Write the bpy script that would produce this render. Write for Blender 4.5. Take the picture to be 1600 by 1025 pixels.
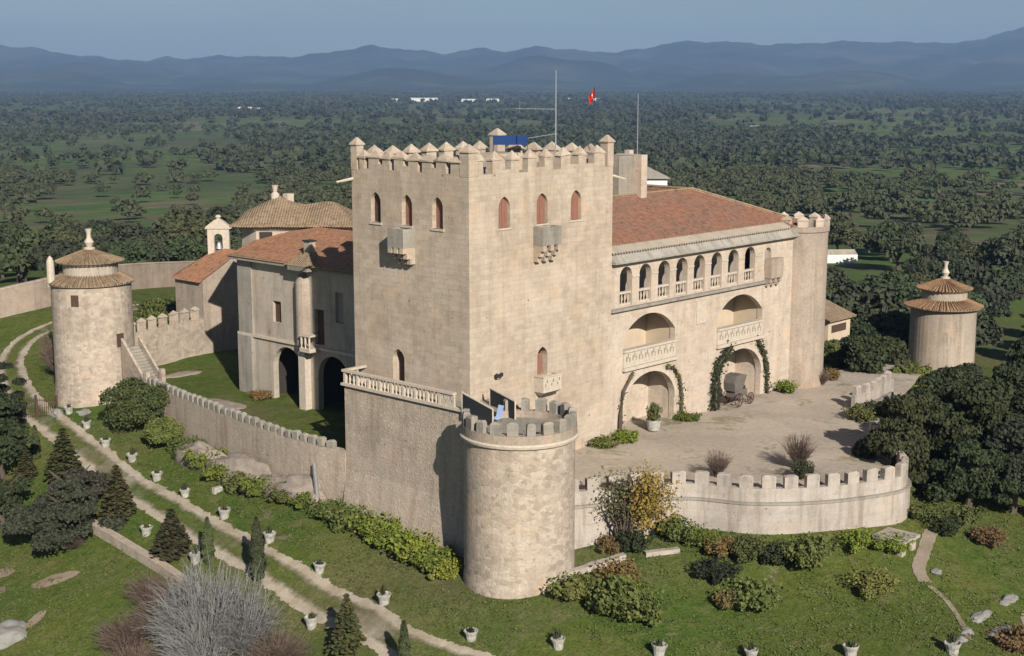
import bpy, math, random
import numpy as np
from mathutils import Vector, Matrix
rad = math.radians
for o in list(bpy.data.objects): bpy.data.objects.remove(o)
S = bpy.context.scene; COL = S.collection

# ------------------------------------------------------------------ camera, world, sun, exposure
CAM = (-71.416, -70.065, 29.097); AZ = rad(42.7)
FW = (math.cos(AZ), math.sin(AZ)); RT = (math.sin(AZ), -math.cos(AZ))
cd = bpy.data.cameras.new('camera'); cam = bpy.data.objects.new('camera', cd); COL.objects.link(cam)
cam.location = CAM; cam.rotation_euler = (rad(90-10.2292), 0, AZ-math.pi/2)
cd.sensor_width = 36; cd.lens = 36*2200/1600; cd.clip_start = 1; cd.clip_end = 60000
S.camera = cam
LIGHT = Vector((1, 1.88, -1.17)).normalized()      # the way sunlight travels
sun_el = math.asin(-LIGHT.z); sun_rot = math.atan2(-LIGHT.x, -LIGHT.y)
W = bpy.data.worlds.new('World'); S.world = W; W.use_nodes = True
nt = W.node_tree; bg = nt.nodes['Background']; sk = nt.nodes.new('ShaderNodeTexSky')
sk.sky_type = 'NISHITA'; sk.sun_disc = False; sk.sun_elevation = sun_el; sk.sun_rotation = sun_rot
sk.altitude = 300; sk.air_density = .75; sk.dust_density = 0.5; sk.ozone_density = 1.6
tcw = nt.nodes.new('ShaderNodeTexCoord'); mpw = nt.nodes.new('ShaderNodeMapping'); mpw.inputs['Scale'].default_value = (1.6, 1.6, 11); nzw = nt.nodes.new('ShaderNodeTexNoise'); nzw.inputs['Scale'].default_value = 2.2; nzw.inputs['Detail'].default_value = 6; nzw.inputs['Roughness'].default_value = .55
rw_ = nt.nodes.new('ShaderNodeValToRGB'); rw_.color_ramp.elements[0].position = .38; rw_.color_ramp.elements[1].position = .75; rw_.color_ramp.elements[1].color = (.42, .42, .42, 1); mxw = nt.nodes.new('ShaderNodeMix'); mxw.data_type = 'RGBA'
nt.links.new(tcw.outputs['Generated'], mpw.inputs[0]); nt.links.new(mpw.outputs[0], nzw.inputs['Vector']); nt.links.new(nzw.outputs['Fac'], rw_.inputs[0]); sxw = nt.nodes.new('ShaderNodeSeparateXYZ'); nt.links.new(tcw.outputs['Generated'], sxw.inputs[0]); mrw = nt.nodes.new('ShaderNodeMapRange'); mrw.inputs[1].default_value = .05; mrw.inputs[2].default_value = .28; mrw.inputs[3].default_value = 1; mrw.inputs[4].default_value = 0; nt.links.new(sxw.outputs[2], mrw.inputs[0]); mlw = nt.nodes.new('ShaderNodeMath'); mlw.operation = 'MULTIPLY'; nt.links.new(rw_.outputs[0], mlw.inputs[0]); nt.links.new(mrw.outputs[0], mlw.inputs[1]); nt.links.new(mlw.outputs[0], mxw.inputs[0]); nt.links.new(sk.outputs[0], mxw.inputs[6]); mxw.inputs[7].default_value = (5.4, 5.7, 6.2, 1)   # thin high cloud
nt.links.new(mxw.outputs[2], bg.inputs[0]); bg.inputs[1].default_value = 0.05
ld = bpy.data.lights.new('sun', 'SUN'); ld.energy = 5.0; ld.angle = rad(.5); ld.color = (1, .935, .845)
lo = bpy.data.objects.new('sun', ld); COL.objects.link(lo); lo.rotation_euler = LIGHT.to_track_quat('-Z', 'Y').to_euler(); lo.location = (0, 0, 90)
S.view_settings.view_transform = 'Standard'; S.view_settings.look = 'None'; S.view_settings.exposure = 0.17
S.render.engine = 'CYCLES'
try:
    S.cycles.volume_bounces = 0; S.cycles.max_bounces = 4; S.cycles.diffuse_bounces = 1; S.cycles.transparent_max_bounces = 8
except Exception: pass

# ------------------------------------------------------------------ materials
def nodemat(name, rough=.9, spec=.2):
    m = bpy.data.materials.new(name); m.use_nodes = True
    b = m.node_tree.nodes['Principled BSDF']; b.inputs['Roughness'].default_value = rough
    b.inputs['Specular IOR Level'].default_value = spec
    return m, m.node_tree, b
def N(t, k, **kw):
    n = t.nodes.new(k)
    for a, v in kw.items():
        if a.startswith('i_'): n.inputs[a[2:].replace('_', ' ')].default_value = v
        else: setattr(n, a, v)
    return n
def noise(t, vec, scale, detail=4, rough=.55, dist=0):
    n = N(t, 'ShaderNodeTexNoise'); n.inputs['Scale'].default_value = scale; n.inputs['Detail'].default_value = detail
    n.inputs['Roughness'].default_value = rough; n.inputs['Distortion'].default_value = dist
    if vec is not None: t.links.new(vec, n.inputs['Vector'])
    return n.outputs['Fac']
def ramp(t, fac, stops):
    r = N(t, 'ShaderNodeValToRGB'); e = r.color_ramp.elements
    while len(e) > len(stops): e.remove(e[-1])
    while len(e) < len(stops): e.new(.5)
    for i, (p, c) in enumerate(stops):
        e[i].position = p; e[i].color = (c[0], c[1], c[2], 1) if not isinstance(c, (int, float)) else (c, c, c, 1)
    t.links.new(fac, r.inputs[0]); return r.outputs[0]
def mix(t, fac, a, b, mode='MIX'):
    m = N(t, 'ShaderNodeMix', data_type='RGBA', blend_type=mode)
    for s, v in ((m.inputs[0], fac), (m.inputs[6], a), (m.inputs[7], b)):
        if isinstance(v, (int, float)): s.default_value = v
        elif isinstance(v, tuple): s.default_value = (v[0], v[1], v[2], 1)
        else: t.links.new(v, s)
    return m.outputs[2]
def mapping(t, vec, sc):
    m = N(t, 'ShaderNodeMapping'); m.inputs['Scale'].default_value = sc; t.links.new(vec, m.inputs[0]); return m.outputs[0]
def bump(t, b, h, strength=.5, dist=.05):
    n = N(t, 'ShaderNodeBump'); n.inputs['Strength'].default_value = strength; n.inputs['Distance'].default_value = dist
    t.links.new(h, n.inputs['Height']); t.links.new(n.outputs[0], b.inputs['Normal'])
def uvpos(t):
    u = N(t, 'ShaderNodeUVMap'); u.uv_map = 'UVMap'; g = N(t, 'ShaderNodeNewGeometry')
    return u.outputs[0], g.outputs['Position']

def stone(name, c1, c2, c3, bw=.75, bh=.36, mortar=.3, blockvar=.5, rubble=0, stain=.45, bstr=.45):
    m, t, b = nodemat(name)
    uv, pos = uvpos(t)
    warp = noise(t, uv, 1.1, 2)
    wv = N(t, 'ShaderNodeVectorMath', operation='MULTIPLY_ADD'); t.links.new(warp, wv.inputs[0]); wv.inputs[1].default_value = (.12, .12, 0); t.links.new(uv, wv.inputs[2])
    if rubble:
        v = N(t, 'ShaderNodeTexVoronoi'); v.inputs['Scale'].default_value = rubble; t.links.new(mapping(t, wv.outputs[0], (1, 1.5, 1)), v.inputs['Vector'])
        ve = N(t, 'ShaderNodeTexVoronoi', feature='DISTANCE_TO_EDGE'); ve.inputs['Scale'].default_value = rubble; t.links.new(mapping(t, wv.outputs[0], (1, 1.5, 1)), ve.inputs['Vector'])
        joint = ramp(t, ve.outputs['Distance'], [(0, 1.0), (.09, 0.0)])
        sep = N(t, 'ShaderNodeSeparateColor'); t.links.new(v.outputs['Color'], sep.inputs[0]); bvar = sep.outputs[0]
    else:
        br = N(t, 'ShaderNodeTexBrick'); br.offset = .5; t.links.new(wv.outputs[0], br.inputs['Vector'])
        br.inputs['Scale'].default_value = 1; br.inputs['Brick Width'].default_value = bw; br.inputs['Row Height'].default_value = bh
        br.inputs['Mortar Size'].default_value = .014; br.inputs['Mortar Smooth'].default_value = .5; br.inputs['Bias'].default_value = 0
        br.inputs['Color1'].default_value = (0, 0, 0, 1); br.inputs['Color2'].default_value = (1, 1, 1, 1); br.inputs['Mortar'].default_value = (.5, .5, .5, 1)
        joint = br.outputs['Fac']; bvar = br.outputs['Color']
    big = noise(t, pos, .16, 5, .6)
    mid = noise(t, pos, .9, 5, .65)
    fine = noise(t, pos, 5.5, 5, .7)
    base = mix(t, ramp(t, big, [(.36, 0.0), (.64, 1.0)]), c1, c2)
    bl = N(t, 'ShaderNodeMath', operation='MULTIPLY'); t.links.new(ramp(t, bvar, [(.2, 0.0), (.95, 1.0)]), bl.inputs[0]); bl.inputs[1].default_value = blockvar
    base = mix(t, bl.outputs[0], base, c3)
    base = mix(t, .42, base, ramp(t, mid, [(.3, .68), (.5, .97), (.75, 1.12)]), 'MULTIPLY')
    pale = noise(t, pos, .21, 4, .55, .8); base = mix(t, ramp(t, pale, [(.50, 0.0), (.62, .4)]), base, (min(c1[0]*1.18, .78), min(c1[1]*1.16, .70), min(c1[2]*1.15, .62)))
    grime = noise(t, mapping(t, pos, (1, 1, .45)), .33, 6, .7, .5); base = mix(t, ramp(t, grime, [(.55, 0.0), (.70, .6)]), base, (c1[0]*.62, c1[1]*.60, c1[2]*.60))
    base = mix(t, .45, base, ramp(t, fine, [(.3, .75), (.55, 1.0), (.8, 1.1)]), 'MULTIPLY')
    base = mix(t, .22, base, ramp(t, noise(t, mapping(t, uv, (.22, 2.7, 1)), 1.0, 3, .6), [(.3, .80), (.5, 1.0), (.72, 1.12)]), 'MULTIPLY')
    base = mix(t, ramp(t, noise(t, pos, .45, 4, .6, .3), [(.56, 0.0), (.68, .5)]), base, (c1[0]*1.08, c1[1]*.93, c1[2]*.80))
    vh = N(t, 'ShaderNodeTexVoronoi'); vh.inputs['Scale'].default_value = .42; t.links.new(mapping(t, uv, (1, 1.2, 1)), vh.inputs['Vector'])
    base = mix(t, .65, base, ramp(t, vh.outputs['Distance'], [(.035, .22), (.06, 1.0)]), 'MULTIPLY')
    pits = noise(t, pos, 2.6, 3, .8)
    base = mix(t, .6, base, ramp(t, pits, [(.31, .5), (.40, 1.0)]), 'MULTIPLY')
    st = noise(t, mapping(t, uv, (1.3, .13, 1)), 1.0, 5, .65)
    base = mix(t, stain, base, ramp(t, st, [(.34, (.60, .55, .5)), (.52, (1, 1, 1)), (.8, (1.05, 1.03, 1))]), 'MULTIPLY')
    jm = N(t, 'ShaderNodeMath', operation='MULTIPLY'); t.links.new(joint, jm.inputs[0]); jm.inputs[1].default_value = mortar
    base = mix(t, jm.outputs[0], base, (c1[0]*.55, c1[1]*.52, c1[2]*.5))
    t.links.new(base, b.inputs['Base Color'])
    h = N(t, 'ShaderNodeMath', operation='SUBTRACT'); t.links.new(fine, h.inputs[0]); t.links.new(jm.outputs[0], h.inputs[1])
    bump(t, b, h.outputs[0], bstr, .06)
    return m
def plain(name, col, var=.25, scale=2.0, rough=.85, spec=.2, bstr=.2, metallic=0):
    m, t, b = nodemat(name, rough, spec); g = N(t, 'ShaderNodeNewGeometry'); n = noise(t, g.outputs['Position'], scale, 5, .65)
    c = mix(t, var, col, ramp(t, n, [(.3, .5), (.55, 1.0), (.8, 1.3)]), 'MULTIPLY'); t.links.new(c, b.inputs['Base Color'])
    b.inputs['Metallic'].default_value = metallic
    if bstr: bump(t, b, n, bstr, .03)
    return m
def tiles(name, c1, c2, c3, w=.26):
    m, t, b = nodemat(name); uv, pos = uvpos(t)
    sx = N(t, 'ShaderNodeSeparateXYZ'); t.links.new(uv, sx.inputs[0])
    def wave(o, per, ph=0):
        k = N(t, 'ShaderNodeMath', operation='MULTIPLY'); t.links.new(o, k.inputs[0]); k.inputs[1].default_value = 6.28318/per
        s = N(t, 'ShaderNodeMath', operation='SINE'); t.links.new(k.outputs[0], s.inputs[0]); return s.outputs[0]
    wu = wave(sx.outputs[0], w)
    fr = N(t, 'ShaderNodeMath', operation='FRACT'); dv = N(t, 'ShaderNodeMath', operation='DIVIDE'); t.links.new(sx.outputs[1], dv.inputs[0]); dv.inputs[1].default_value = .34; t.links.new(dv.outputs[0], fr.inputs[0])
    wn = N(t, 'ShaderNodeTexWhiteNoise', noise_dimensions='2D')
    fl = N(t, 'ShaderNodeVectorMath', operation='FLOOR'); t.links.new(mapping(t, uv, (1/w, 1/.34, 1)), fl.inputs[0]); t.links.new(fl.outputs[0], wn.inputs['Vector'])
    big = noise(t, pos, .35, 6, .7); mid = noise(t, pos, 2.2, 5, .75)
    c = mix(t, ramp(t, big, [(.4, 0.0), (.62, 1.0)]), c1, c2)
    f = N(t, 'ShaderNodeMath', operation='MULTIPLY'); t.links.new(wn.outputs['Value'], f.inputs[0]); f.inputs[1].default_value = .55
    c = mix(t, f.outputs[0], c, c3)
    c = mix(t, .8, c, ramp(t, mid, [(.32, .4), (.5, .95), (.75, 1.25)]), 'MULTIPLY')
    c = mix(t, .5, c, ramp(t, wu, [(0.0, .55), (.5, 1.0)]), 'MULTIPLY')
    t.links.new(c, b.inputs['Base Color'])
    ad = N(t, 'ShaderNodeMath', operation='MULTIPLY_ADD'); t.links.new(fr.outputs[0], ad.inputs[0]); ad.inputs[1].default_value = .5; t.links.new(wu, ad.inputs[2])
    bump(t, b, ad.outputs[0], .8, .05)
    return m
def foliage(name, c1, c2, c3, rough=.75, trans=.0):
    m, t, b = nodemat(name, rough, .15); g = N(t, 'ShaderNodeNewGeometry'); oi = N(t, 'ShaderNodeObjectInfo')
    n = noise(t, g.outputs['Position'], .9, 3, .6)
    c = mix(t, ramp(t, n, [(.35, 0.0), (.65, 1.0)]), c1, c2)
    rn = g.outputs['Random Per Island']
    f = N(t, 'ShaderNodeMath', operation='MULTIPLY'); t.links.new(rn, f.inputs[0]); f.inputs[1].default_value = .55
    c = mix(t, f.outputs[0], c, c3)
    c = mix(t, .75, c, ramp(t, oi.outputs['Random'], [(0.0, (.55, .58, .62)), (.35, (1.0, .95, .9)), (.6, (.85, 1.05, .75)), (.8, (1.35, 1.2, .9)), (1.0, (1.0, 1.25, .9))]), 'MULTIPLY')
    t.links.new(c, b.inputs['Base Color'])
    return m
M = {}
M['tower'] = stone('pale_ashlar', (.575, .485, .38), (.52, .42, .32), (.40, .315, .235), bw=.8, bh=.38, blockvar=.5, mortar=.3, stain=.3)
M['rough'] = stone('rubble_masonry', (.52, .44, .35), (.45, .375, .30), (.56, .46, .36), rubble=2.3, blockvar=1.0, mortar=.24, stain=.5, bstr=.9)
M['bastion'] = stone('bastion_masonry', (.57, .485, .385), (.51, .42, .33), (.40, .325, .26), rubble=2.2, blockvar=1.0, mortar=.18, stain=.3, bstr=.8)
M['palace'] = stone('palace_ashlar', (.61, .52, .42), (.56, .46, .36), (.49, .385, .30), bw=.9, bh=.42, blockvar=.35, mortar=.25, stain=.35)
M['grey'] = stone('grey_weathered_stone', (.36, .33, .28), (.29, .27, .23), (.4, .36, .3), bw=.9, bh=.4, blockvar=.3, mortar=.25, stain=.55)
M['turret'] = stone('turret_stone', (.46, .38, .30), (.37, .31, .255), (.42, .33, .26), rubble=2.2, blockvar=.4, mortar=.3, stain=.55)
M['white'] = stone('pale_curved_wall', (.50, .45, .39), (.42, .37, .32), (.44, .36, .28), bw=1.3, bh=.6, blockvar=.25, mortar=.25, stain=.7)
M['pink'] = stone('pinkish_wall', (.42, .34, .27), (.36, .28, .22), (.40, .32, .26), rubble=1.4, blockvar=.3, mortar=.2, stain=.4)
M['plaster'] = stone('lime_plaster', (.50, .435, .355), (.43, .37, .295), (.46, .385, .30), bw=2.5, bh=1.5, blockvar=.12, mortar=.03, stain=.5, bstr=.25)
M['slab'] = stone('weathered_eaves_stone', (.41, .38, .33), (.35, .325, .28), (.45, .41, .35), bw=1.2, bh=.8, blockvar=.4, mortar=.3, stain=.7)
M['cream'] = plain('cream_render', (.62, .50, .36), .25, .8)
M['trim'] = plain('cream_carved_stone', (.58, .50, .40), .4, 3)
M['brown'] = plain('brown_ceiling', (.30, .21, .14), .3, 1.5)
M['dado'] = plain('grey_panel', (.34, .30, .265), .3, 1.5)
def planks(name, col, w=.16):
    m, t, b = nodemat(name, .8); uv, pos = uvpos(t); sx = N(t, 'ShaderNodeSeparateXYZ'); t.links.new(uv, sx.inputs[0])
    d = N(t, 'ShaderNodeMath', operation='DIVIDE'); t.links.new(sx.outputs[0], d.inputs[0]); d.inputs[1].default_value = w; f = N(t, 'ShaderNodeMath', operation='FRACT'); t.links.new(d.outputs[0], f.inputs[0])
    c = mix(t, .5, col, ramp(t, noise(t, mapping(t, uv, (9, 1.2, 1)), 1, 5, .7), [(.3, .5), (.6, 1.1)]), 'MULTIPLY'); c = mix(t, .8, c, ramp(t, f.outputs[0], [(0.0, .3), (.12, 1.0), (.9, 1.0), (1.0, .3)]), 'MULTIPLY')
    t.links.new(c, b.inputs['Base Color']); return m
M['shutter'] = planks('rust_red_shutter', (.31, .15, .105))
M['wood'] = plain('dark_old_wood', (.10, .06, .045), .5, 5)
M['tile'] = tiles('weathered_red_tiles', (.40, .185, .115), (.30, .19, .14), (.47, .25, .155))
M['orange'] = tiles('orange_clay_tiles', (.54, .25, .13), (.42, .22, .13), (.60, .33, .20))
M['tan'] = tiles('tan_ochre_tiles', (.46, .29, .16), (.36, .25, .15), (.50, .27, .14))
M['ochre'] = tiles('ochre_lichen_tiles', (.42, .31, .20), (.32, .25, .175), (.46, .30, .17))
M['iron'] = plain('dark_iron', (.035, .038, .04), .4, 6, rough=.6)
M['mast'] = plain('galvanised_mast', (.45, .47, .5), .2, 4, rough=.5, metallic=.4)
M['blue'] = plain('blue_tarpaulin', (.018, .05, .16), .3, 2.5)
M['lightblue'] = plain('pale_blue_cloth', (.42, .55, .85), .2, 4)
M['flagred'] = plain('red_flag_cloth', (.60, .025, .02), .2, 3)
M['flagwhite'] = plain('white_flag_cloth', (.8, .8, .78), .1, 3)
M['whitewash'] = plain('whitewash', (.78, .76, .72), .2, 2)
M['concrete'] = plain('white_concrete_pot', (.46, .44, .39), .9, 4)
M['bark'] = plain('grey_brown_bark', (.11, .085, .065), .5, 5)
M['greybark'] = plain('silver_grey_twigs', (.24, .235, .225), .4, 3)
M['browntwig'] = plain('brown_twigs', (.16, .115, .09), .4, 3)
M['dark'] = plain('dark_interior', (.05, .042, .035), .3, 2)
M['rock'] = plain('pink_grey_granite', (.33, .275, .225), .7, .9, bstr=1.0)
M['greyrock'] = plain('grey_granite', (.27, .26, .235), .7, .9, bstr=1.0)
M['oak'] = foliage('holm_oak_leaves', (.040, .050, .030), (.060, .070, .040), (.085, .090, .060))
M['oakfar'] = foliage('holm_oak_far_leaves', (.045, .054, .036), (.062, .070, .044), (.082, .090, .058))
M['darkleaf'] = foliage('dark_evergreen_leaves', (.024, .032, .018), (.040, .048, .026), (.065, .070, .042))
M['greyoak'] = foliage('grey_green_oak_leaves', (.040, .041, .030), (.055, .055, .040), (.085, .083, .062))
M['spruce'] = foliage('brownish_fir_needles', (.075, .075, .035), (.11, .085, .045), (.05, .06, .03))
M['cypress'] = foliage('cypress_needles', (.045, .060, .028), (.06, .07, .032), (.09, .09, .05))
M['lime'] = foliage('lime_green_leaves', (.15, .19, .030), (.10, .14, .028), (.24, .25, .06))
M['olive'] = foliage('olive_green_leaves', (.10, .12, .035), (.13, .13, .045), (.17, .17, .07))
M['juniper'] = foliage('juniper_leaves', (.075, .10, .030), (.10, .12, .040), (.14, .15, .055))
M['gold'] = foliage('golden_leaves', (.30, .19, .035), (.22, .16, .045), (.34, .25, .09))
M['rusty'] = foliage('russet_leaves', (.16, .10, .05), (.13, .10, .045), (.2, .13, .07))

# ------------------------------------------------------------------ mesh building
def newell(p):
    n = Vector((0, 0, 0))
    for i in range(len(p)):
        a, b = p[i], p[(i+1) % len(p)]
        n += Vector(((a[1]-b[1])*(a[2]+b[2]), (a[2]-b[2])*(a[0]+b[0]), (a[0]-b[0])*(a[1]+b[1])))
    return n.normalized() if n.length > 1e-12 else Vector((0, 0, 1))
class MB:
    def __init__(s): s.v = []; s.f = []; s.m = []; s.uv = []
    def face(s, pts, mi=0, uv=None):
        k = len(s.v); s.v.extend([tuple(p) for p in pts]); s.f.append(tuple(range(k, k+len(pts)))); s.m.append(mi)
        if uv is None:
            n = newell(pts)
            t = Vector((-n.y, n.x, 0))
            if t.length < .08: t = Vector((1, 0, 0)); b = Vector((0, 1, 0))
            else: t.normalize(); b = n.cross(t)
            uv = [(Vector(p).dot(t), Vector(p).dot(b)) for p in pts]
        s.uv.append(uv); return s
    def box(s, x0, x1, y0, y1, z0, z1, mi=0):
        a = [(x0, y0), (x1, y0), (x1, y1), (x0, y1)]; return s.prism(a, z0, z1, mi)
    def prism(s, poly, z0, z1, mi=0, top=True, bottom=True):
        n = len(poly)
        for i in range(n):
            p, q = poly[i], poly[(i+1) % n]
            s.face([(p[0], p[1], z0), (q[0], q[1], z0), (q[0], q[1], z1), (p[0], p[1], z1)], mi)
        if top: s.face([(p[0], p[1], z1) for p in poly], mi)
        if bottom: s.face([(p[0], p[1], z0) for p in reversed(poly)], mi)
        return s
    def pyr(s, x0, x1, y0, y1, z0, z1, f=0., mi=0):
        cx, cy = (x0+x1)/2, (y0+y1)/2
        a = [(x0, y0), (x1, y0), (x1, y1), (x0, y1)]; b = [(cx+(x-cx)*f, cy+(y-cy)*f) for x, y in a]
        for i in range(4):
            j = (i+1) % 4
            if f > 0: s.face([(*a[i], z0), (*a[j], z0), (*b[j], z1), (*b[i], z1)], mi)
            else: s.face([(*a[i], z0), (*a[j], z0), (cx, cy, z1)], mi)
        if f > 0: s.face([(*p, z1) for p in b], mi)
        s.face([(*p, z0) for p in reversed(a)], mi); return s
    def lathe(s, cx, cy, prof, n=32, mi=0, a0=0, a1=2*math.pi, cap=True):
        R = max(p[0] for p in prof); vv = 0; full = abs(a1-a0-2*math.pi) < 1e-6
        for i in range(len(prof)-1):
            (r0, z0), (r1, z1) = prof[i], prof[i+1]; dv = math.hypot(r1-r0, z1-z0)
            for k in range(n):
                t0, t1 = a0+(a1-a0)*k/n, a0+(a1-a0)*(k+1)/n
                P = lambda r, t, z: (cx+r*math.cos(t), cy+r*math.sin(t), z)
                pts = [P(r0, t0, z0), P(r0, t1, z0), P(r1, t1, z1), P(r1, t0, z1)]; uv = [(R*t0, vv), (R*t1, vv), (R*t1, vv+dv), (R*t0, vv+dv)]
                if r0 < 1e-6: pts = pts[1:]; uv = uv[1:]
                elif r1 < 1e-6: pts = pts[:3]; uv = uv[:3]
                s.face(pts, mi, uv)
            vv += dv
        return s
    def tube(s, path, rads, n=6, mi=0):
        rings = []
        for i, p in enumerate(path):
            p = Vector(p); d = (Vector(path[min(i+1, len(path)-1)])-Vector(path[max(i-1, 0)]))
            if d.length < 1e-9: d = Vector((0, 0, 1))
            d.normalize(); u = d.orthogonal().normalized() if abs(d.z) > .9 else d.cross(Vector((0, 0, 1))).normalized(); w = d.cross(u)
            r = rads[i] if isinstance(rads, (list, tuple)) else rads
            rings.append([p+(u*math.cos(6.28318*k/n)+w*math.sin(6.28318*k/n))*r for k in range(n)])
        for i in range(len(rings)-1):
            for k in range(n):
                j = (k+1) % n; s.face([rings[i][k], rings[i+1][k], rings[i+1][j], rings[i][j]], mi, [(k/n, i), (k/n, i+1), ((k+1)/n, i+1), ((k+1)/n, i)])
        s.face(rings[0], mi); s.face(list(reversed(rings[-1])), mi)
        return s
    def build(s, name, mat, parent=None, smooth=False, origin=(0, 0, 0)):
        me = bpy.data.meshes.new(name); ox, oy, oz = origin
        me.from_pydata([(x-ox, y-oy, z-oz) for x, y, z in s.v], [], s.f)
        for mm in (mat if isinstance(mat, (list, tuple)) else [mat]): me.materials.append(mm)
        me.polygons.foreach_set('material_index', s.m)
        u = me.uv_layers.new(name='UVMap'); u.data.foreach_set('uv', np.array([c for f in s.uv for q in f for c in q], dtype=np.float32))
        if smooth:
            import bmesh
            bm = bmesh.new(); bm.from_mesh(me); bmesh.ops.remove_doubles(bm, verts=bm.verts, dist=1e-4); bm.to_mesh(me); bm.free(); me.shade_smooth()
        me.update()
        o = bpy.data.objects.new(name, me); COL.objects.link(o)
        if parent is not None: o.parent = parent
        else: o.location = origin
        return o
class Thing:
    """an Empty at the thing's base; parts are given in world coordinates"""
    def __init__(s, name, label, cat, base, group=None):
        s.e = bpy.data.objects.new(name, None); s.e.empty_display_size = .5; COL.objects.link(s.e)
        s.e.location = base; s.base = Vector(base); tag(s.e, label, cat, group)
    def part(s, name, mb, mat, parent=None, smooth=False, label=None):
        o = mb.build(name, mat, None, smooth, origin=s.base); o.location = (0, 0, 0); o.parent = parent or s.e
        if label: o['label'] = label
        return o
    def copy(s, src, dx=0, dy=0, dz=0, rz=0, parent=None):
        c = src.copy(); COL.objects.link(c); c.parent = parent or s.e
        c.location = (src.location[0]+dx, src.location[1]+dy, src.location[2]+dz); return c
def tag(o, label=None, cat=None, group=None, kind=None):
    if label: o['label'] = label
    if cat: o['category'] = cat
    if group: o['group'] = group
    if kind: o['kind'] = kind
    return o

def arch_h(kind, t):
    t = min(1, abs(t))
    if kind == 'pointed': return max(0, math.sqrt(max(0, 4-(1+t)**2))/math.sqrt(3))
    if kind == 'flat': return 1 if t < 1 else 1
    if kind == 'segment': return (math.sqrt(1.35**2-t*t)-math.sqrt(1.35**2-1))/(1.35-math.sqrt(1.35**2-1))
    return math.sqrt(1-t*t)
class Op:
    def __init__(s, u0, u1, z0, z1, kind='flat', rise=None):
        s.u0, s.u1, s.z0, s.z1, s.kind = u0, u1, z0, z1, kind
        s.rise = 0 if kind == 'flat' else (rise if rise is not None else (u1-u0)/2)
    def lo(s, u): return s.z0
    def hi(s, u):
        if s.kind == 'flat': return s.z1
        t = (u-(s.u0+s.u1)/2)/((s.u1-s.u0)/2); return s.z1-s.rise+s.rise*arch_h(s.kind, t)
def wall(mb, mp, u0, u1, z0, z1, ops=(), th=.6, step=None, mi=0, reveal=0, back=True, top=True, ends=True, bot=None):
    """a wall with real arched openings. mp(u, depth) -> (x, y); z0/z1 numbers or functions of u"""
    f0 = z0 if callable(z0) else (lambda u: z0); f1 = z1 if callable(z1) else (lambda u: z1)
    br = {u0, u1}
    for o in ops:
        br |= {o.u0, o.u1}
        if o.kind != 'flat':
            n = 14
            for i in range(1, n): br.add((o.u0+o.u1)/2-(o.u1-o.u0)/2*math.cos(math.pi*i/n))
    if step:
        n = max(1, int(abs(u1-u0)/step))
        for i in range(1, n): br.add(u0+(u1-u0)*i/n)
    br = sorted(br)
    def P(u, d, z): x, y = mp(u, d); return (x, y, z)
    for a, b in zip(br[:-1], br[1:]):
        if b-a < 1e-6: continue
        mid = (a+b)/2; cur = sorted([o for o in ops if o.u0 < mid < o.u1], key=lambda o: o.z0)
        e = 1e-9; lows = [(f0(a), f0(b))]; highs = []
        for o in cur:
            highs.append((o.lo(a), o.lo(b))); lows.append((o.hi(a+e), o.hi(b-e)))
        highs.append((f1(a), f1(b)))
        for (la, lb), (ha, hb) in zip(lows, highs):
            if ha-la < 1e-4 and hb-lb < 1e-4: continue
            mb.face([P(a, 0, la), P(b, 0, lb), P(b, 0, hb), P(a, 0, ha)], mi, [(a, la), (b, lb), (b, hb), (a, ha)])
            if back: mb.face([P(b, th, lb), P(a, th, la), P(a, th, ha), P(b, th, hb)], mi, [(b, lb), (a, la), (a, ha), (b, hb)])
        for o in cur:
            mb.face([P(a, 0, o.lo(a)), P(a, th, o.lo(a)), P(b, th, o.lo(b)), P(b, 0, o.lo(b))], reveal, [(a, 0), (a, th), (b, th), (b, 0)])
            mb.face([P(b, 0, o.hi(b-e)), P(b, th, o.hi(b-e)), P(a, th, o.hi(a+e)), P(a, 0, o.hi(a+e))], reveal, [(b, 0), (b, th), (a, th), (a, 0)])
        if top: mb.face([P(a, 0, f1(a)), P(b, 0, f1(b)), P(b, th, f1(b)), P(a, th, f1(a))], mi, [(a, 0), (b, 0), (b, th), (a, th)])
    for o in ops:
        for u, sgn in ((o.u0, 1), (o.u1, -1)):
            h = o.hi(u+sgn*1e-9)
            if h-o.z0 > 1e-4:
                mb.face([P(u, 0, o.z0), P(u, 0, h), P(u, th, h), P(u, th, o.z0)], reveal, [(0, o.z0), (0, h), (th, h), (th, o.z0)])
    if ends:
        for u in (u0, u1): mb.face([P(u, 0, f0(u)), P(u, 0, f1(u)), P(u, th, f1(u)), P(u, th, f0(u))], mi, [(0, f0(u)), (0, f1(u)), (th, f1(u)), (th, f0(u))])
    return mb
def faceS(y):  return lambda u, d: (u, y+d)        # wall facing -Y, u = x
def faceW(x):  return lambda u, d: (x+d, u)        # wall facing -X, u = y
def pathmap(pts):
    """map running along a polyline; depth goes to its left"""
    P = [Vector(p[:2]) for p in pts]; L = [0]
    for a, b in zip(P[:-1], P[1:]): L.append(L[-1]+(b-a).length)
    def tang(i):
        a, b = P[max(i-1, 0)], P[min(i+1, len(P)-1)]; return (b-a).normalized()
    T = [tang(i) for i in range(len(P))]
    def mp(u, d):
        u = min(max(u, 0), L[-1]); i = 0
        while i < len(L)-2 and u > L[i+1]: i += 1
        f = (u-L[i])/(L[i+1]-L[i]); p = P[i].lerp(P[i+1], f); t = T[i].lerp(T[i+1], f).normalized()
        return (p.x-t.y*d, p.y+t.x*d)
    return mp, L[-1]
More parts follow.
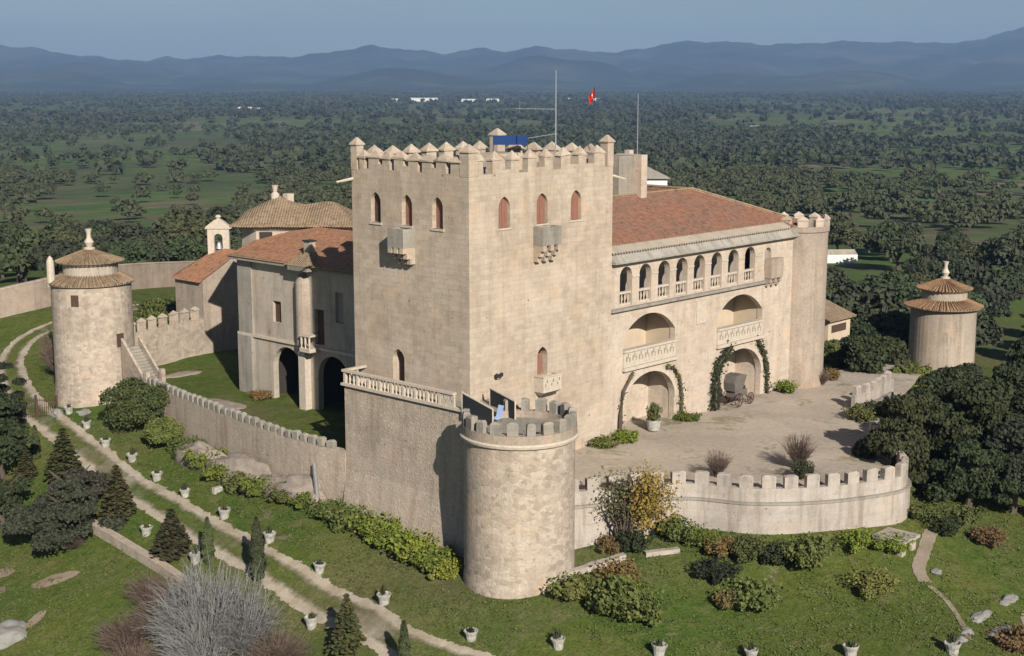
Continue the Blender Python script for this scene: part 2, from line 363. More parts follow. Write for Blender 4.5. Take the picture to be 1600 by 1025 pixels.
def smooth_path(pts, n=6):
    out = []; P = [Vector(p) for p in pts]
    for i in range(len(P)-1):
        a, b, c, d = P[max(i-1, 0)], P[i], P[i+1], P[min(i+2, len(P)-1)]
        for k in range(n):
            t = k/n; out.append(.5*((2*b)+(c-a)*t+(2*a-5*b+4*c-d)*t*t+(3*b-a-3*c+d)*t**3))
    out.append(P[-1]); return [tuple(p) for p in out]
def merlon_mb(mp, ua, ub, d0, d1, z0, z1, cap=.35, over=.06, pyr=True):
    mb = MB(); c = [mp(ua, d0), mp(ub, d0), mp(ub, d1), mp(ua, d1)]
    mb.prism(c, z0, z1)
    cx, cy = sum(p[0] for p in c)/4, sum(p[1] for p in c)/4
    o = [(cx+(x-cx)*(1+2*over/max(.3, ub-ua)), cy+(y-cy)*(1+2*over/max(.3, abs(d1-d0)))) for x, y in c]
    if pyr:
        mb.prism(o, z1+.002, z1+.12)
        for i in range(4): mb.face([(*o[i], z1+.12), (*o[(i+1) % 4], z1+.12), (cx, cy, z1+.12+cap)])
    elif cap > 0:
        m1 = ((o[0][0]+o[1][0])/2, (o[0][1]+o[1][1])/2); 
        q = [(cx+(x-cx)*.55, cy+(y-cy)*.55) for x, y in o]
        for i in range(4): j = (i+1) % 4; mb.face([(*c[i], z1), (*c[j], z1), (*q[j], z1+cap), (*q[i], z1+cap)])
        mb.face([(*p, z1+cap) for p in q])
    rj = random.Random(int(abs(ua*97+z1*13+cx*31+cy*7)*10)); J = {}
    dz_ = rj.uniform(-.05, .04)
    for i, (x, y, z) in enumerate(mb.v):       # weathered, slightly uneven blocks
        if z > z0+.05:
            k_ = (round(x, 2), round(y, 2), round(z, 2))
            if k_ not in J: J[k_] = (rj.uniform(-.035, .035), rj.uniform(-.035, .035), rj.uniform(-.04, .03)+dz_)
            mb.v[i] = (x+J[k_][0], y+J[k_][1], z+J[k_][2])
    return mb

# ------------------------------------------------------------------ terrain
#TERR
TP = np.array([(-6.3, -10.0, -6), (-1.8, 50.8, -2.7), (-5.4, 41.1, -4.2), (-7.0, 26.3, -5.0), (-8.8, 12.7, -5.8), (-10.5, -2.0, -6.4), (-10.1, -9.9, -6.8), (-7.5, -15.0, -6.8), (-3.7, -20.2, -6.8), (3.7, -29.5, -6.4), (8.0, -34.1, -6.0), (-4.9, 53.9, -3.6), (-7.8, 33.8, -5.4), (-11.8, 9.0, -6.8), (-12.8, -2.0, -7.4), (3.1, 73.6, -1.8), (11.3, 79.7, -0.2), (11.3, 85.6, 0.4), (30.4, 92.8, 0.6), (-19.5, 28.1, -9.5), (-24.2, 19.9, -11), (-14.6, 23.1, -8), (-16.6, 8.1, -10), (-14.5, 0.0, -8.8), (-12.5, 43.9, -7), (10.4, -8.9, -3.4), (10.2, -16.6, -3.4), (15.5, -21.1, -3.3), (26.3, -21.6, -3.0), (2.4, -11.1, -4.2), (8.3, -20.4, -4.9), (20.4, -26.2, -4.3), (21.8, -32.3, -5.6), (51.3, -19.6, -4.5), (66.4, -4.8, -6), (90.6, 6.0, -8), (52.8, 0.5, -1.8), (-3.2, 15.9, -4.0), (-4.4, 4.7, -5.0), (-5.3, -3.0, -5.8), (0.3, 32.9, -3.4), (2.1, 45.3, -2.8), (122.8, 10.7, -11), (14.1, -35.7, -7), (170.0, 54.3, -13), (237.6, 101.7, -15), (48.6, 142.2, -5), (96.1, 174.5, -8), (63.2, 192.3, -9), (214.2, 49.7, -15), (5, 5, -3), (20, 10, -2.5), (30, 30, -2), (12, 35, -1.6), (40, 5, -2), (-2.0, 20, -4),
 (62, 272, -15), (119, 210, -13), (171, 154, -14.5), (223, 98, -15), (280, 35, -17), (110, 396, -21), (189, 311, -21), (259, 235, -21), (330, 159, -21), (408, 74, -21),
 (-60, 20, -22), (-40, -30, -16), (-20, -60, -14), (20, -60, -10), (60, -50, -8), (-50, 80, -16), (-30, 130, -14), (110, -60, -14), (60, 30, -3), (45, 70, -2.5)], float)
def _tps_fit(P):
    n = len(P); d = np.hypot(P[:, None, 0]-P[None, :, 0], P[:, None, 1]-P[None, :, 1])
    K = np.where(d > 0, d*d*np.log(d+1e-12), 0)+np.eye(n)*6.0
    A = np.zeros((n+3, n+3)); A[:n, :n] = K; A[:n, n] = 1; A[:n, n+1:] = P[:, :2]; A[n, :n] = 1; A[n+1:, :n] = P[:, :2].T
    return np.linalg.solve(A, np.concatenate([P[:, 2], [0, 0, 0]]))
_W = _tps_fit(TP)
def fdist(x, y): return (x-CAM[0])*FW[0]+(y-CAM[1])*FW[1]
def terr(x, y):
    x = np.atleast_1d(np.asarray(x, float)); y = np.atleast_1d(np.asarray(y, float)); sh = x.shape; x = x.ravel(); y = y.ravel()
    d = np.hypot(x[:, None]-TP[None, :, 0], y[:, None]-TP[None, :, 1])
    near = (np.where(d > 0, d*d*np.log(d+1e-12), 0)@_W[:-3])+_W[-3]+_W[-2]*x+_W[-1]*y
    R = np.hypot(x-CAM[0], y-CAM[1]); 
    far = np.interp(R, [0, 300, 450, 700, 1000, 1500, 2200, 9000, 20000], [-13, -14, -21, -31, -38, -46, -54, -60, -60])
    far = far+np.sin(x*.006+1)*np.cos(y*.0047)*np.clip((R-400)/600, 0, 1)*4
    near = np.clip(near, -24, 3)
    w = np.clip((R-270)/150, 0, 1); w = w*w*(3-2*w)
    return (near*(1-w)+far*w).reshape(sh)
def tz(x, y): return float(terr([x], [y])[0])
#END
def sheet(name, xs, ys, zs, mat, kind='structure', uvs=None):
    n, m = xs.shape; v = np.stack([xs, ys, zs], -1).reshape(-1, 3)
    i = np.arange((n-1)*(m-1)); r = i//(m-1); c = i % (m-1); a = r*m+c
    f = np.stack([a, a+1, a+m+1, a+m], -1)
    me = bpy.data.meshes.new(name); me.vertices.add(len(v)); me.vertices.foreach_set('co', v.ravel())
    me.loops.add(f.size); me.loops.foreach_set('vertex_index', f.ravel().astype(np.int32)); me.polygons.add(len(f)); me.polygons.foreach_set('loop_start', np.arange(0, f.size, 4, dtype=np.int32))
    me.update(calc_edges=True)
    if uvs is not None:
        u = me.uv_layers.new(name='UVMap'); u.data.foreach_set('uv', uvs.reshape(-1, 2)[f.ravel()].astype(np.float32).ravel())
    me.shade_smooth(); me.materials.append(mat); me.validate()
    o = bpy.data.objects.new(name, me); COL.objects.link(o)
    if kind: o['kind'] = kind
    return o
def ground_mat():
    m, t, b = nodemat('meadow_ground', .95, .1); g = N(t, 'ShaderNodeNewGeometry'); pos = g.outputs['Position']
    dist = N(t, 'ShaderNodeVectorMath', operation='DISTANCE'); t.links.new(pos, dist.inputs[0]); dist.inputs[1].default_value = (0, 0, 0)
    n1 = noise(t, pos, .11, 6, .6, .4); n2 = noise(t, pos, .7, 5, .7); n3 = noise(t, pos, 5, 4, .8); n4 = noise(t, pos, .045, 4, .6)
    grass = mix(t, ramp(t, n1, [(.35, 0.0), (.62, 1.0)]), (.080, .132, .024), (.135, .155, .036))
    grass = mix(t, ramp(t, n2, [(.52, 0.0), (.68, .65)]), grass, (.20, .18, .08))
    grass = mix(t, ramp(t, n4, [(.50, 0.0), (.62, .5)]), grass, (.19, .165, .085))
    soil = noise(t, pos, .28, 6, .75, .8)
    grass = mix(t, ramp(t, soil, [(.63, 0.0), (.70, .8)]), grass, (.30, .235, .175))
    nearc = mix(t, .75, grass, ramp(t, n3, [(.3, .35), (.5, .9), (.8, 1.6)]), 'MULTIPLY')
    nearc = mix(t, .5, nearc, ramp(t, noise(t, pos, 1.6, 5, .75), [(.35, .5), (.5, 1.0), (.7, 1.35)]), 'MULTIPLY')
    f1 = noise(t, pos, .011, 5, .6, .6); f2 = noise(t, pos, .0035, 5, .6, .5); f3 = noise(t, pos, .05, 4, .7)
    far = ramp(t, f1, [(.36, (.085, .150, .042)), (.50, (.115, .170, .052)), (.58, (.17, .155, .085)), (.66, (.26, .20, .13))])
    far = mix(t, ramp(t, f2, [(.45, 0.0), (.6, .8)]), far, (.10, .11, .06))
    far = mix(t, .7, far, ramp(t, f3, [(.3, .55), (.6, 1.1)]), 'MULTIPLY')
    mr = N(t, 'ShaderNodeMapRange'); t.links.new(dist.outputs['Value'], mr.inputs[0]); mr.inputs[1].default_value = 110; mr.inputs[2].default_value = 240
    c = mix(t, mr.outputs[0], nearc, far)
    # the plain is closed woodland in the far distance
    wd = ramp(t, noise(t, pos, .0016, 6, .65), [(.38, (.030, .038, .026)), (.52, (.045, .052, .035)), (.60, (.10, .11, .06)), (.66, (.055, .06, .04))])
    mr2 = N(t, 'ShaderNodeMapRange'); t.links.new(dist.outputs['Value'], mr2.inputs[0]); mr2.inputs[1].default_value = 3200; mr2.inputs[2].default_value = 6500
    c = mix(t, mr2.outputs[0], c, wd)
    t.links.new(c, b.inputs['Base Color'])
    ad = N(t, 'ShaderNodeMath', operation='ADD'); t.links.new(n2, ad.inputs[0]); t.links.new(n3, ad.inputs[1]); bump(t, b, ad.outputs[0], .9, .12)
    return m
M['ground'] = ground_mat()
rr = np.concatenate([np.arange(34, 230, .8), np.geomspace(230, 9000, 130)])
aa = np.radians(np.linspace(-62, 62, 250))
RR, AA = np.meshgrid(rr, aa, indexing='ij')
gx = CAM[0]+RR*(np.cos(AA)*FW[0]+np.sin(AA)*RT[0]); gy = CAM[1]+RR*(np.cos(AA)*FW[1]+np.sin(AA)*RT[1])
gz = np.concatenate([terr(gx[i:i+40], gy[i:i+40]) for i in range(0, gx.shape[0], 40)])
sheet('ground', gx, gy, gz, M['ground'])
# hills: tangent of azimuth from the view axis, crest height
RIDGE = [(-1.9, 150), (-1.2, 240), (-.7, 200), (-.45, 260), (-0.3833, 286), (-0.3566, 286), (-0.3299, 269), (-0.3123, 217), (-0.2990, 195), (-0.2768, 166), (-0.2612, 160), (-0.2523, 149), (-0.2401, 206), (-0.2277, 166), (-0.2031, 195), (-0.1785, 189), (-0.1517, 195), (-0.1338, 217), (-0.1137, 257), (-0.0981, 291), (-0.0780, 257), (-0.0446, 212), (-0.0223, 263), (0.0000, 223), (0.0156, 280), (0.0446, 240), (0.0714, 223), (0.0892, 257), (0.1069, 308), (0.1158, 331), (0.1515, 331), (0.1783, 297), (0.2050, 303), (0.2405, 337), (0.2673, 320), (0.3097, 308), (0.3294, 371), (0.3558, 444), (0.3823, 478), (.5, 420), (.8, 300), (1.2, 260), (1.9, 200)]
hr = np.concatenate([np.linspace(6800, 12900, 84), np.linspace(13000, 16500, 14)]); ha = np.radians(np.concatenate([np.linspace(-61, -24, 70)[:-1], np.linspace(-24, 24, 620), np.linspace(24, 61, 70)[1:]]))
HR, HA = np.meshgrid(hr, ha, indexing='ij'); tanz = np.tan(HA)
crest = np.interp(tanz, [p[0] for p in RIDGE], [p[1] for p in RIDGE])
k = np.ones(5)/5; crest = np.apply_along_axis(lambda r: np.convolve(np.pad(r, 2, 'edge'), k, 'valid'), 1, crest)
fd = HR*np.cos(HA); s = np.clip((fd-7000)/(13000-7000), 0, 1); s2 = np.clip((fd-13000)/3000, 0, 1)
rip = np.sin(HA*95+fd*.0016)*.5+np.sin(HA*41-fd*.0011+2)*.7+np.sin(HA*190+fd*.004)*.25
hz = -62+(crest+62)*(s**2.3)*(1-s2*.8)+rip*60*s*s*(1-s)*4
crn = np.sin(HA*310+1)*.5+np.sin(HA*173)*.6+np.sin(HA*720+2)*.25
hz += crn*9*np.clip((fd-11000)/2000, 0, 1)*(1-s2)
foot = (105+70*np.sin(HA*17+1.2)+38*np.sin(HA*43+.4)+14*np.sin(HA*121))*np.exp(-((fd-10300)/900)**2)
foot2 = (60+45*np.sin(HA*23+3.2)+24*np.sin(HA*57))*np.exp(-((fd-8700)/700)**2)
hz = np.maximum(hz, np.maximum(-62+np.maximum(foot, 0), -62+np.maximum(foot2, 0)))
hx = CAM[0]+HR*(np.cos(HA)*FW[0]+np.sin(HA)*RT[0]); hy = CAM[1]+HR*(np.cos(HA)*FW[1]+np.sin(HA)*RT[1])
mh, t, b = nodemat('wooded_hills', .95, .1); g = N(t, 'ShaderNodeNewGeometry')
hc_ = mix(t, .6, ramp(t, noise(t, g.outputs['Position'], .0011, 7, .7, .4), [(.35, (.016, .022, .016)), (.5, (.045, .045, .036)), (.65, (.13, .10, .075))]), ramp(t, noise(t, g.outputs['Position'], .006, 5, .7), [(.3, .5), (.7, 1.3)]), 'MULTIPLY')
sz_ = N(t, 'ShaderNodeSeparateXYZ'); t.links.new(g.outputs['Position'], sz_.inputs[0]); mz_ = N(t, 'ShaderNodeMapRange'); t.links.new(sz_.outputs[2], mz_.inputs[0]); mz_.inputs[1].default_value = -50; mz_.inputs[2].default_value = 130
t.links.new(mix(t, mz_.outputs[0], ramp(t, noise(t, g.outputs['Position'], .0016, 6, .65), [(.38, (.030, .038, .026)), (.52, (.045, .052, .035)), (.60, (.10, .11, .06)), (.66, (.055, .06, .04))]), hc_), b.inputs['Base Color'])
sheet('hills', hx, hy, hz, mh)

# road, tracks (sheets lying on the ground, edges broken up)
def road_mat(name, twotrack=True, col=(.50, .43, .335)):
    m, t, b = nodemat(name, .95, .1); uv, pos = uvpos(t)
    sx = N(t, 'ShaderNodeSeparateXYZ'); t.links.new(uv, sx.inputs[0])
    ab = N(t, 'ShaderNodeMath', operation='ABSOLUTE'); t.links.new(sx.outputs[0], ab.inputs[0])
    n = noise(t, pos, .9, 5, .7); ma = N(t, 'ShaderNodeMath', operation='MULTIPLY_ADD'); t.links.new(n, ma.inputs[0]); ma.inputs[1].default_value = .55; t.links.new(ab.outputs[0], ma.inputs[2])
    alpha = ramp(t, ma.outputs[0], [(.98, 1.0), (1.16, 0.0)])
    if twotrack:
        mid = ramp(t, ma.outputs[0], [(.50, 0.0), (.72, 1.0)]); mu = N(t, 'ShaderNodeMath', operation='MULTIPLY'); t.links.new(alpha, mu.inputs[0]); t.links.new(mid, mu.inputs[1])
        mx = N(t, 'ShaderNodeMath', operation='MAXIMUM'); nn = noise(t, pos, .16, 4, .6); sc = N(t, 'ShaderNodeMath', operation='MULTIPLY'); t.links.new(ramp(t, nn, [(.50, 0.0), (.68, .8)]), sc.inputs[0]); t.links.new(alpha, sc.inputs[1])
        t.links.new(mu.outputs[0], mx.inputs[0]); t.links.new(sc.outputs[0], mx.inputs[1]); alpha = mx.outputs[0]
    f = noise(t, pos, 4, 5, .8); c = mix(t, .7, mix(t, ramp(t, noise(t, pos, .5, 4), [(.4, 0.0), (.6, 1.0)]), col, (col[0]*.78, col[1]*.76, col[2]*.70)), ramp(t, f, [(.3, .6), (.6, 1.1)]), 'MULTIPLY')
    t.links.new(c, b.inputs['Base Color']); t.links.new(alpha, b.inputs['Alpha']); bump(t, b, f, .6, .05)
    return m
M['road'] = road_mat('dirt_track'); M['path'] = road_mat('trodden_path', False, (.34, .28, .21)); M['earth'] = road_mat('bare_earth', False, (.33, .255, .19))
def ribbon(name, pts, width, mat, off=.05, per=1.0):
    p = smooth_path([(x, y, 0) for x, y in pts], 8); P = [Vector(q) for q in p]
    D = [0]
    for a, b in zip(P[:-1], P[1:]): D.append(D[-1]+(b-a).length)
    n = int(D[-1]/per)+2; us = np.linspace(0, D[-1], n); px = np.interp(us, D, [q.x for q in P]); py = np.interp(us, D, [q.y for q in P])
    tx = np.gradient(px); ty = np.gradient(py); l = np.hypot(tx, ty); tx /= l; ty /= l
    c = np.linspace(-1, 1, 9); w = width/2 if not callable(width) else None
    X = px[:, None]-ty[:, None]*c[None]*w; Y = py[:, None]+tx[:, None]*c[None]*w
    Z = terr(X, Y)+off; U = np.stack([np.broadcast_to(c, X.shape), np.broadcast_to(us[:, None], X.shape)], -1)
    return sheet(name, X, Y, Z, mat, 'structure', U)

def patch(name, x, y, rx, ry, rot, mat, off=.05):
    r = np.linspace(.001, 1, 8); a = np.linspace(0, 2*math.pi, 33); Rr, A_ = np.meshgrid(r, a, indexing='ij')
    u, v = Rr*np.cos(A_)*rx, Rr*np.sin(A_)*ry; X = x+u*math.cos(rot)-v*math.sin(rot); Y = y+u*math.sin(rot)+v*math.cos(rot)
    return sheet(name, X, Y, terr(X, Y)+off, mat, 'structure', np.stack([Rr, A_], -1))

# ------------------------------------------------------------------ the keep (corner at the origin)
KX, KY, KD = 16.3, 12.6, 21.9
keep = Thing('castle_keep', 'tall square crenellated keep of pale ashlar, highest tower of the castle', 'tower', (8, 6, -.4))
UW = [(3.69, 1.25), (7.85, 1.25), (11.8, 1.25)]
opsS = [Op(c-w/2, c+w/2, 18.0, 20.3, 'pointed', .8) for c, w in UW]+[Op(7.35, 8.55, 6.3, 8.55, 'pointed', .75)]
VW = [9.9, 6.45, 3.2]
opsW = [Op(c-.55, c+.55, 18.0, 20.3, 'pointed', .75) for c in VW]+[Op(6.95, 8.25, 5.6, 8.5, 'pointed', .75)]
mb = MB()
wall(mb, faceS(0), 0, KX, -1.5, KD, opsS, th=.75, ends=False)
wall(mb, faceW(0), 0, KY, -6, KD, opsW, th=.75, ends=False, top=False)
wall(mb, lambda u, d: (u, KY-d), 0, KX, -2, KD, [], th=.75, ends=False)
wall(mb, lambda u, d: (KX-d, u), 0, KY, -1.5, KD, [], th=.75, ends=False, top=False)
keep.part('wall', mb, M['tower'])
keep.part('roof_deck', MB().box(.5, KX-.5, .5, KY-.5, KD-.9, KD-.6), M['grey'])
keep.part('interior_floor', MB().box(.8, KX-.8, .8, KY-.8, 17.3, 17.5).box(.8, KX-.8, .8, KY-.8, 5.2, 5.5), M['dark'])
for i, (c, w) in enumerate(UW):
    keep.part('window_shutter', MB().box(c-w/2, c+w/2, .28, .34, 18.0, 20.25).box(c-.03, c+.03, .25, .28, 18.0, 20.2), M['shutter'])
    keep.part('window_sill', MB().box(c-w/2-.12, c+w/2+.12, -.06, .2, 17.86, 18.0), M['trim'])
    fr = MB(); mp = faceS(-.045); wall(fr, mp, c-w/2-.18, c+w/2+.18, 18.0, 20.55, [Op(c-w/2, c+w/2, 18.0, 20.3, 'pointed', .8)], th=.05, back=False)
for c in VW:
    s = MB(); s.box(.42, .48, c-.55, c-.02, 18.0, 20.2).box(.40, .46, c+.0, c+.55, 18.0, 20.2); keep.part('window_shutter', s, M['wood'] if c > 9 else M['shutter'])
    keep.part('window_sill', MB().box(-.08, .2, c-.68, c+.68, 17.84, 18.0), M['trim'])
keep.part('balcony_door', MB().box(7.4, 8.5, .5, .56, 6.3, 7.95), M['shutter'])
dr = keep.part('terrace_door', MB().box(.62, .68, 7.0, 8.2, 5.6, 8.4), M['wood'])
keep.part('door_leaf', MB().box(.3, .36, 6.97, 7.25, 5.6, 7.9), M['shutter'], dr)
# carved balcony over the court side
bal = MB(); bx0, bx1, bd = 7.0, 9.1, .95
def pierced(mb, mp, u0, u1, z0, z1, n, th=.12):
    """stone parapet pierced with slanting slots"""
    ops = []; w = (u1-u0)/n
    mb2 = mb
    for i in range(n):
        a = u0+w*i; 
        ops.append(Op(a+w*.28, a+w*.50, z0+.28*(z1-z0), z0+.52*(z1-z0), 'round', .1)); ops.append(Op(a+w*.55, a+w*.78, z0+.56*(z1-z0), z0+.82*(z1-z0), 'round', .1))
    wall(mb2, mp, u0, u1, z0, z1, ops, th=th)
def balcony(x0, x1, dep, z0, z1, n):
    b = MB(); b.box(x0, x1, -dep, 0, z0-.12, z0); b.pyr(x0+.1, x1-.1, -dep+.1, 0, z0-.12, z0-.125, 1)
    for i in range(4): pass
    o = [(x0, -dep), (x1, -dep), (x1, 0), (x0, 0)]; q = [(x0+.35, -dep+.45), (x1-.35, -dep+.45), (x1-.35, 0), (x0+.35, 0)]
    for i in range(3): b.face([(*o[i-1], z0-.12), (*o[i], z0-.12), (*q[i], z0-.45), (*q[i-1], z0-.45)])
    b.face([(*o[0], z0-.12), (*o[1], z0-.12), (*q[1], z0-.45), (*q[0], z0-.45)]); b.face([(*p, z0-.45) for p in q])
    return b
cb = keep.part('balcony', balcony(bx0, bx1, bd, 5.3, 6.4, 3), M['trim'])
pr = MB(); pierced(pr, faceS(-bd), bx0, bx1, 5.3, 6.35, 3); wall(pr, faceW(bx0), -bd+.12, 0, 5.3, 6.35, [], th=.12); wall(pr, faceW(bx1-.12), -bd+.12, 0, 5.3, 6.35, [], th=.12)
pr.box(bx0-.05, bx1+.05, -bd-.05, -bd+.17, 6.352, 6.45).box(bx0-.05, bx0+.15, -bd+.17, 0, 6.352, 6.45).box(bx1-.15, bx1+.05, -bd+.17, 0, 6.352, 6.45)
keep.part('pierced_parapet', pr, M['trim'], cb)
# box machicolations under the middle windows
def machic_s(x0, x1, dep, z0, z1):
    b = MB(); b.box(x0, x1, -dep, -dep+.15, z0, z1).box(x0, x0+.15, -dep+.15, 0, z0, z1).box(x1-.15, x1, -dep+.15, 0, z0, z1); return b
def corbels_s(x0, x1, dep, z0):
    cs = []
    for c in (x0+.22, (x0+x1)/2, x1-.22):
        b = MB()
        for j in range(3): b.box(c-.2, c+.2, -dep+j*dep*.3, 0, z0-.42*(j+1), z0-.42*j-.003)
        cs.append(b)
    return cs
mm = keep.part('box_machicolation', machic_s(6.85, 8.95, 1.0, 16.45, 17.83), M['grey'])
for c in corbels_s(6.85, 8.95, 1.0, 16.45): keep.part('corbel', c, M['tower'], mm)
def rotW(b):   # mirror a south-face piece onto the west face: x -> y, y -> x
    c = MB(); c.m = b.m; c.uv = b.uv; c.v = [(y, x, z) for x, y, z in b.v]; c.f = [tuple(reversed(f)) for f in b.f]; c.uv = [list(reversed(u)) for u in b.uv]; return c
mm = keep.part('box_machicolation', rotW(machic_s(5.6, 7.3, 1.22, 16.45, 17.85)), M['grey'])
for c in corbels_s(5.6, 7.3, 1.22, 16.45): keep.part('corbel', rotW(c), M['tower'], mm)
# parapet and merlons
def crenellate(th, mp, edges, z_lo, z1, pz, cap=.5, d=.6, mat=None):
    for a, b in edges: th.part('merlon', merlon_mb(mp, a, b, 0, d, z_lo, z1, cap, .07), mat or M['tower'])
MW = [(.95, 1.85), (2.3, 3.3), (3.75, 4.8), (5.25, 6.25), (6.75, 7.8), (8.3, 9.1), (9.55, 10.65), (11.1, 11.7)]
MS = [(.95, 1.5), (2.45, 3.45), (4.4, 5.3), (6.25, 7.2), (8.15, 9.05), (10.0, 11.1), (12.05, 13.0), (13.95, 15.3)]
for k, (a, b) in enumerate(MW): keep.part('merlon', merlon_mb(faceW(-.0), a, b, 0, .6, KD, 22.85, .5, .12), M['tower'])
for k, (a, b) in enumerate(MS): keep.part('merlon', merlon_mb(faceS(0), a, b, 0, .6, KD, 22.95, .58, .05), M['tower'])
for a, b, z in [(1.85, 2.3, .12), (3.3, 3.75, .5), (4.8, 5.25, .12), (6.25, 6.75, .5), (7.8, 8.3, .12), (9.1, 9.55, .5), (10.65, 11.1, .12)]: keep.part('parapet_sill', MB().box(0, .6, a, b, KD, KD+z), M['tower'])
for a, b, z in [(1.5, 2.45, .1), (3.45, 4.4, .35), (5.3, 6.25, .05), (7.2, 8.15, .35), (9.05, 10.0, .1), (11.1, 12.05, .4), (13.0, 13.95, .35)]: keep.part('parapet_sill', MB().box(a, b, 0, .6, KD, KD+z), M['tower'])
mpN = lambda u, d: (u, KY-d); mpE = lambda u, d: (KX-d, u)
for i in range(7):
    a = 1.6+i*1.95; keep.part('merlon', merlon_mb(mpN, a, a+1.05, 0, .6, KD, 22.95, .6, .12), M['tower'])
for i in range(5):
    a = 1.5+i*2.05; keep.part('merlon', merlon_mb(mpE, a, a+1.05, 0, .6, KD, 22.95, .6, .12), M['tower'])
for (x0, x1, y0, y1, zt) in [(-.03, .9, -.03, .9, 23.6), (-.03, .68, KY-.65, KY+.03, 23.75), (KX-.72, KX+.03, -.03, .7, 23.8), (KX-.9, KX+.03, KY-.9, KY+.03, 24.0)]:
    b = MB(); b.box(x0, x1, y0, y1, KD, zt); b.pyr(x0-.09, x1+.09, y0-.09, y1+.09, zt+.1, zt+.58, .12); b.box(x0-.09, x1+.09, y0-.09, y1+.09, zt+.002, zt+.1); keep.part('corner_merlon', b, M['tower'])
for p, q in [((0, KY-.2, 21.2), (-1.1, KY+.5, 20.95)), ((KX, .2, 21.2), (KX+.5, -.9, 20.9))]: keep.part('gargoyle', MB().tube([p, q], [.13, .08], 6), M['trim'])
keep.part('stair_head', MB().box(11.5, 15.2, 8.6, 11.2, KD-.6, 22.7), M['tower'])

# things standing on the keep
mast = Thing('radio_mast', 'tall pale metal mast with a long aerial boom, on the keep roof', 'mast', (10.4, .9, 21.3))
mast.part('pole', MB().tube([(10.4, .9, 21.3), (10.4, .9, 25.5), (10.4, .9, 29.4)], [.07, .05, .03], 6), M['mast'])
yg = MB(); A = Vector((10.4, .9, 26.45)); B = A+Vector((RT[0], RT[1], 0))*(-3.05)+Vector((0, 0, .06)); yg.tube([A, B], .022, 4)
for f in (.1, .3, .5, .7, .9): c = A.lerp(B, f); yg.tube([c-Vector((0, 0, .3 if f > .8 else .1)), c+Vector((0, 0, .5 if f > .8 else .1))], .012, 4)
mast.part('aerial', yg, M['mast'])
fl = Thing('flag', 'red flag with a white patch on a thin dark pole above the keep', 'flag', (15.3, 1.15, 21.3))
fl.part('pole', MB().tube([(15.3, 1.15, 21.3), (15.3, 1.15, 28.1)], [.03, .02], 5), M['iron'])
fb = MB()
def flagpt(u, v): # u out, v down, hanging in folds
    p = Vector((15.3, 1.15, 28.05))+Vector((RT[0], RT[1], 0))*(-u*.46*(1-.25*v))+Vector((FW[0], FW[1], 0))*(.13*math.sin(u*9+v*2)); p.z -= v*.85*(1-.3*u)+u*.75; return p
for i in range(8):
    for j in range(8): fb.face([flagpt(i/8, j/8), flagpt(i/8, (j+1)/8), flagpt((i+1)/8, (j+1)/8), flagpt((i+1)/8, j/8)], 1 if 3 <= i <= 4 and 2 <= j <= 5 and (i+j) % 5 != 2 else 0)
fl.part('cloth', fb, [M['flagred'], M['flagwhite']])
tp = Thing('tarpaulin_screen', 'blue tarpaulin stretched on a frame behind the keep battlements', 'tarpaulin', (14.2, 8.4, 21.3))
tpa, tpb = Vector((13.3, 10.2, 0)), Vector((15.2, 8.15, 0))
q = MB(); q.face([(tpa.x, tpa.y, 23.35), (tpb.x, tpb.y, 23.35), (tpb.x, tpb.y, 24.12), (tpa.x, tpa.y, 24.12)]); q.face([(tpa.x+.03, tpa.y+.03, 24.12), (tpb.x+.03, tpb.y+.03, 24.12), (tpb.x+.03, tpb.y+.03, 23.35), (tpa.x+.03, tpa.y+.03, 23.35)])
tp.part('sheet', q, M['blue'])
tp.part('frame', MB().tube([tpa+Vector((.05, .05, 21.3)), tpa+Vector((.05, .05, 24.1))], .03, 5).tube([tpb+Vector((.05, .05, 21.3)), tpb+Vector((.05, .05, 24.1))], .03, 5), M['iron'])
q = MB().box(3.0, 4.2, 2.2, 3.4, 22.2, 22.35).box(3.1, 3.2, 2.3, 2.4, 21.3, 22.2).box(4.0, 4.1, 3.2, 3.3, 21.3, 22.2).box(3.1, 3.2, 3.2, 3.3, 21.3, 22.2).box(4.0, 4.1, 2.3, 2.4, 21.3, 22.2)
tag(q.build('table', M['lightblue'], origin=(3.6, 2.8, 21.3)), 'pale blue topped table among the battlements of the keep roof', 'table')
tag(MB().tube([(15.2, 8.1, 23.9), (16.4, 5.9, 24.3)], .03, 5).build('metal_rod', M['mast'], origin=(15.2, 8.1, 23.9)), 'thin pale metal rod sticking out beside the blue tarpaulin', 'rod')

# ------------------------------------------------------------------ terrace and bastion at the foot of the keep
TX, TZ = -2.2, 5.5
ter = Thing('terrace', 'raised terrace of rough masonry with carved balustrade along the foot of the keep', 'terrace', (-1, 5, -5))
tw = MB(); zb = lambda u: -7.5
batter = lambda u, d: (TX+d, u)
wall(tw, batter, -3.2, 11.4, -7.5, TZ-.25, [], th=.5, ends=False); wall(tw, lambda u, d: (u, 11.4-d), TX, .0, -7.5, TZ-.25, [], th=.5, ends=False, top=False)
wall(tw, faceS(-3.2), TX, 2.2, -7.5, TZ-.25, [], th=.5, ends=False, top=False); wall(tw, lambda u, d: (2.2-d, u), -3.2, 0, -7.5, TZ-.25, [], th=.5, ends=False, top=False)
